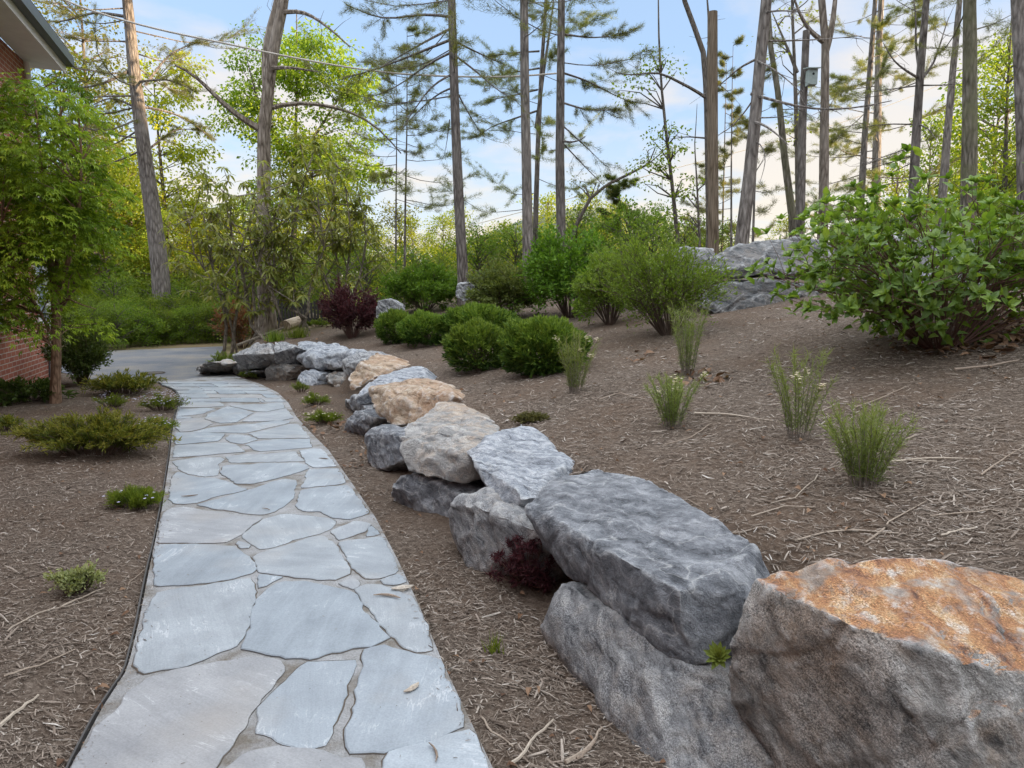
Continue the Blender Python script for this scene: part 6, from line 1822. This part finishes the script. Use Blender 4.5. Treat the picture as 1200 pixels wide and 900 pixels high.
for u, y, k, s in ((112, 20.8, 'b', .6), (140, 21.6, 'B', .7), (190, 23.0, 'B', .8), (212, 21.8, 'B', .6), (228, 22.4, 'b', .9), (128, 23.5, 'B', 1.1), (178, 25, 'B', 1.1), (240, 25, 'B', 1.0), (275, 21, 'b', .7), (95, 21.5, 'b', .8), (205, 26, 'B', 1.1),
                   (310, 22, 'B', .8), (340, 21, 'b', .6), (335, 24, 'B', .9), (360, 20.5, 'B', .6), (290, 25, 'B', 1.0), (65, 20, 'b', .9), (152, 21.2, 'b', .6)):
    plant_px(k, u, y, s, 'dark green bush at the far edge of the drive' if k == 'b' else 'yellow green bush at the far edge of the drive')
for u, y, s in ((108, 17.9, .42), (124, 18.4, .36), (138, 18.3, .42), (152, 18.9, .34), (166, 19.0, .42), (182, 19.4, .38), (196, 19.6, .42), (212, 19.8, .4), (228, 20.0, .42), (244, 20.2, .45), (258, 20.2, .4), (118, 19.4, .5), (146, 19.9, .55), (176, 20.4, .5), (206, 20.8, .55), (238, 21.2, .5), (268, 20.9, .5)):
    plant_px('B' if int(u) % 3 == 0 else 'b', u, y, s, 'low green growth along the far edge of the drive')
# behind the slope, middle
for u, y, k, s in ((395, 25, 'f', .55), (425, 26, 'y', .6), (405, 33, 'y', .9), (445, 27, 'y', .6), (485, 25, 'y', .48), (540, 28, 'y', .55), (580, 33, 'y', .66), (625, 27, 'y', .5), (690, 26, 'y', .5), (720, 31, 'y', .62), (765, 27, 'y', .46), (800, 30, 'y', .5), (850, 28, 'y', .45), (915, 28, 'y', .45), (935, 33, 'y', .55), (980, 30, 'y', .5), (1015, 33, 'y', .6), (440, 34, 'o', .7), (470, 28, 'o', .62), (500, 31, 'f', .55), (520, 27, 'y', .48), (560, 30, 'o', .62), (590, 27, 'y', .45), (600, 36, 'y', .72), (640, 33, 'y', .75), (680, 30, 'o', .6), (710, 36, 'y', .7), (745, 28, 'y', .5),
                   (700, 40, 'y', .7), (540, 40, 'o', .85), (480, 42, 'o', .9), (780, 34, 'o', .6), (820, 38, 'y', .65), (860, 33, 'y', .55), (905, 36, 'y', .6), (890, 45, 'o', .7), (950, 40, 'o', .65), (1000, 44, 'y', .7), (570, 50, 'y', 1.0), (660, 48, 'o', .95), (760, 50, 'o', .9), (455, 50, 'y', 1.0)):
    plant_px(k, u, y, s * .93, 'tree beyond the crest of the slope, its crown just over the shrubs')
for u, y, k, s in ((430, 19, 'B', .75), (455, 20, 'B', .55), (485, 18.5, 'B', .7), (515, 19.5, 'B', .5), (560, 18.5, 'B', .75), (575, 20, 'B', .6), (605, 18.5, 'B', .8), (640, 19.5, 'B', .6), (675, 20, 'B', .9), (700, 18.5, 'B', .6), (735, 19, 'B', .85), (765, 20, 'B', .8), (800, 19, 'B', .55), (830, 21, 'B', .7), (395, 20, 'B', .9)):
    plant_px(k, u, y, s * .82, 'bush on the crest of the slope behind the planted shrubs')
# right, behind the big bush
for u, y, k, s in ((1040, 30, 'y', .8), (1075, 27, 'f', .7), (1110, 30, 'y', .85), (1150, 26, 'f', .85), (1190, 30, 'y', 1.0), (1215, 24, 'f', 1.0), (1130, 36, 'y', 1.0), (1170, 36, 'd', 1.0), (1090, 38, 'o', .9), (1240, 30, 'd', 1.1), (1200, 40, 'f', 1.2)):
    plant_px(k, u, y, s, 'leafy tree behind the trunks at the right edge of the woods')
for u, y, k, s in ((1000, 20, 'B', .6), (1050, 19, 'b', .6), (1090, 20, 'B', .7), (1140, 19, 'B', .8), (1180, 18, 'b', .8), (1120, 22, 'b', .9), (1210, 17, 'B', .8)):
    plant_px(k, u, y, s, 'bush behind the big leafy bush at the right')

# --- the slack pale cable, and a thin wire
M_CABLE = plain('pale_rope', (.48, .44, .38), .7, .1)
pts = [(40, -22), (75, 2), (140, 23), (200, 38), (260, 50), (320, 63), (400, 78), (470, 87), (540, 90), (600, 90), (652, 86)]
P = smooth([PY(u, v, 13.0 + 2.4 * (u - 40) / 612) for u, v in pts], 40)
tag((lambda g_: (g_.tube(P, .017, 6), g_.build('slack_cable', M_CABLE, origin=P[0]))[1])(Geo()), 'pale slack cable hanging across the trees to the dark trunked pine', 'cable')
P = smooth([PY(u, v, 34) for u, v in ((560, 262), (650, 238), (760, 205), (850, 182), (940, 158), (1010, 136), (1100, 100))], 30)
tag((lambda g_: (g_.tube(P, .02, 5), g_.build('power_line', M_CABLE, origin=P[0]))[1])(Geo()), 'thin straight power line far behind the wooden pole', 'power line')
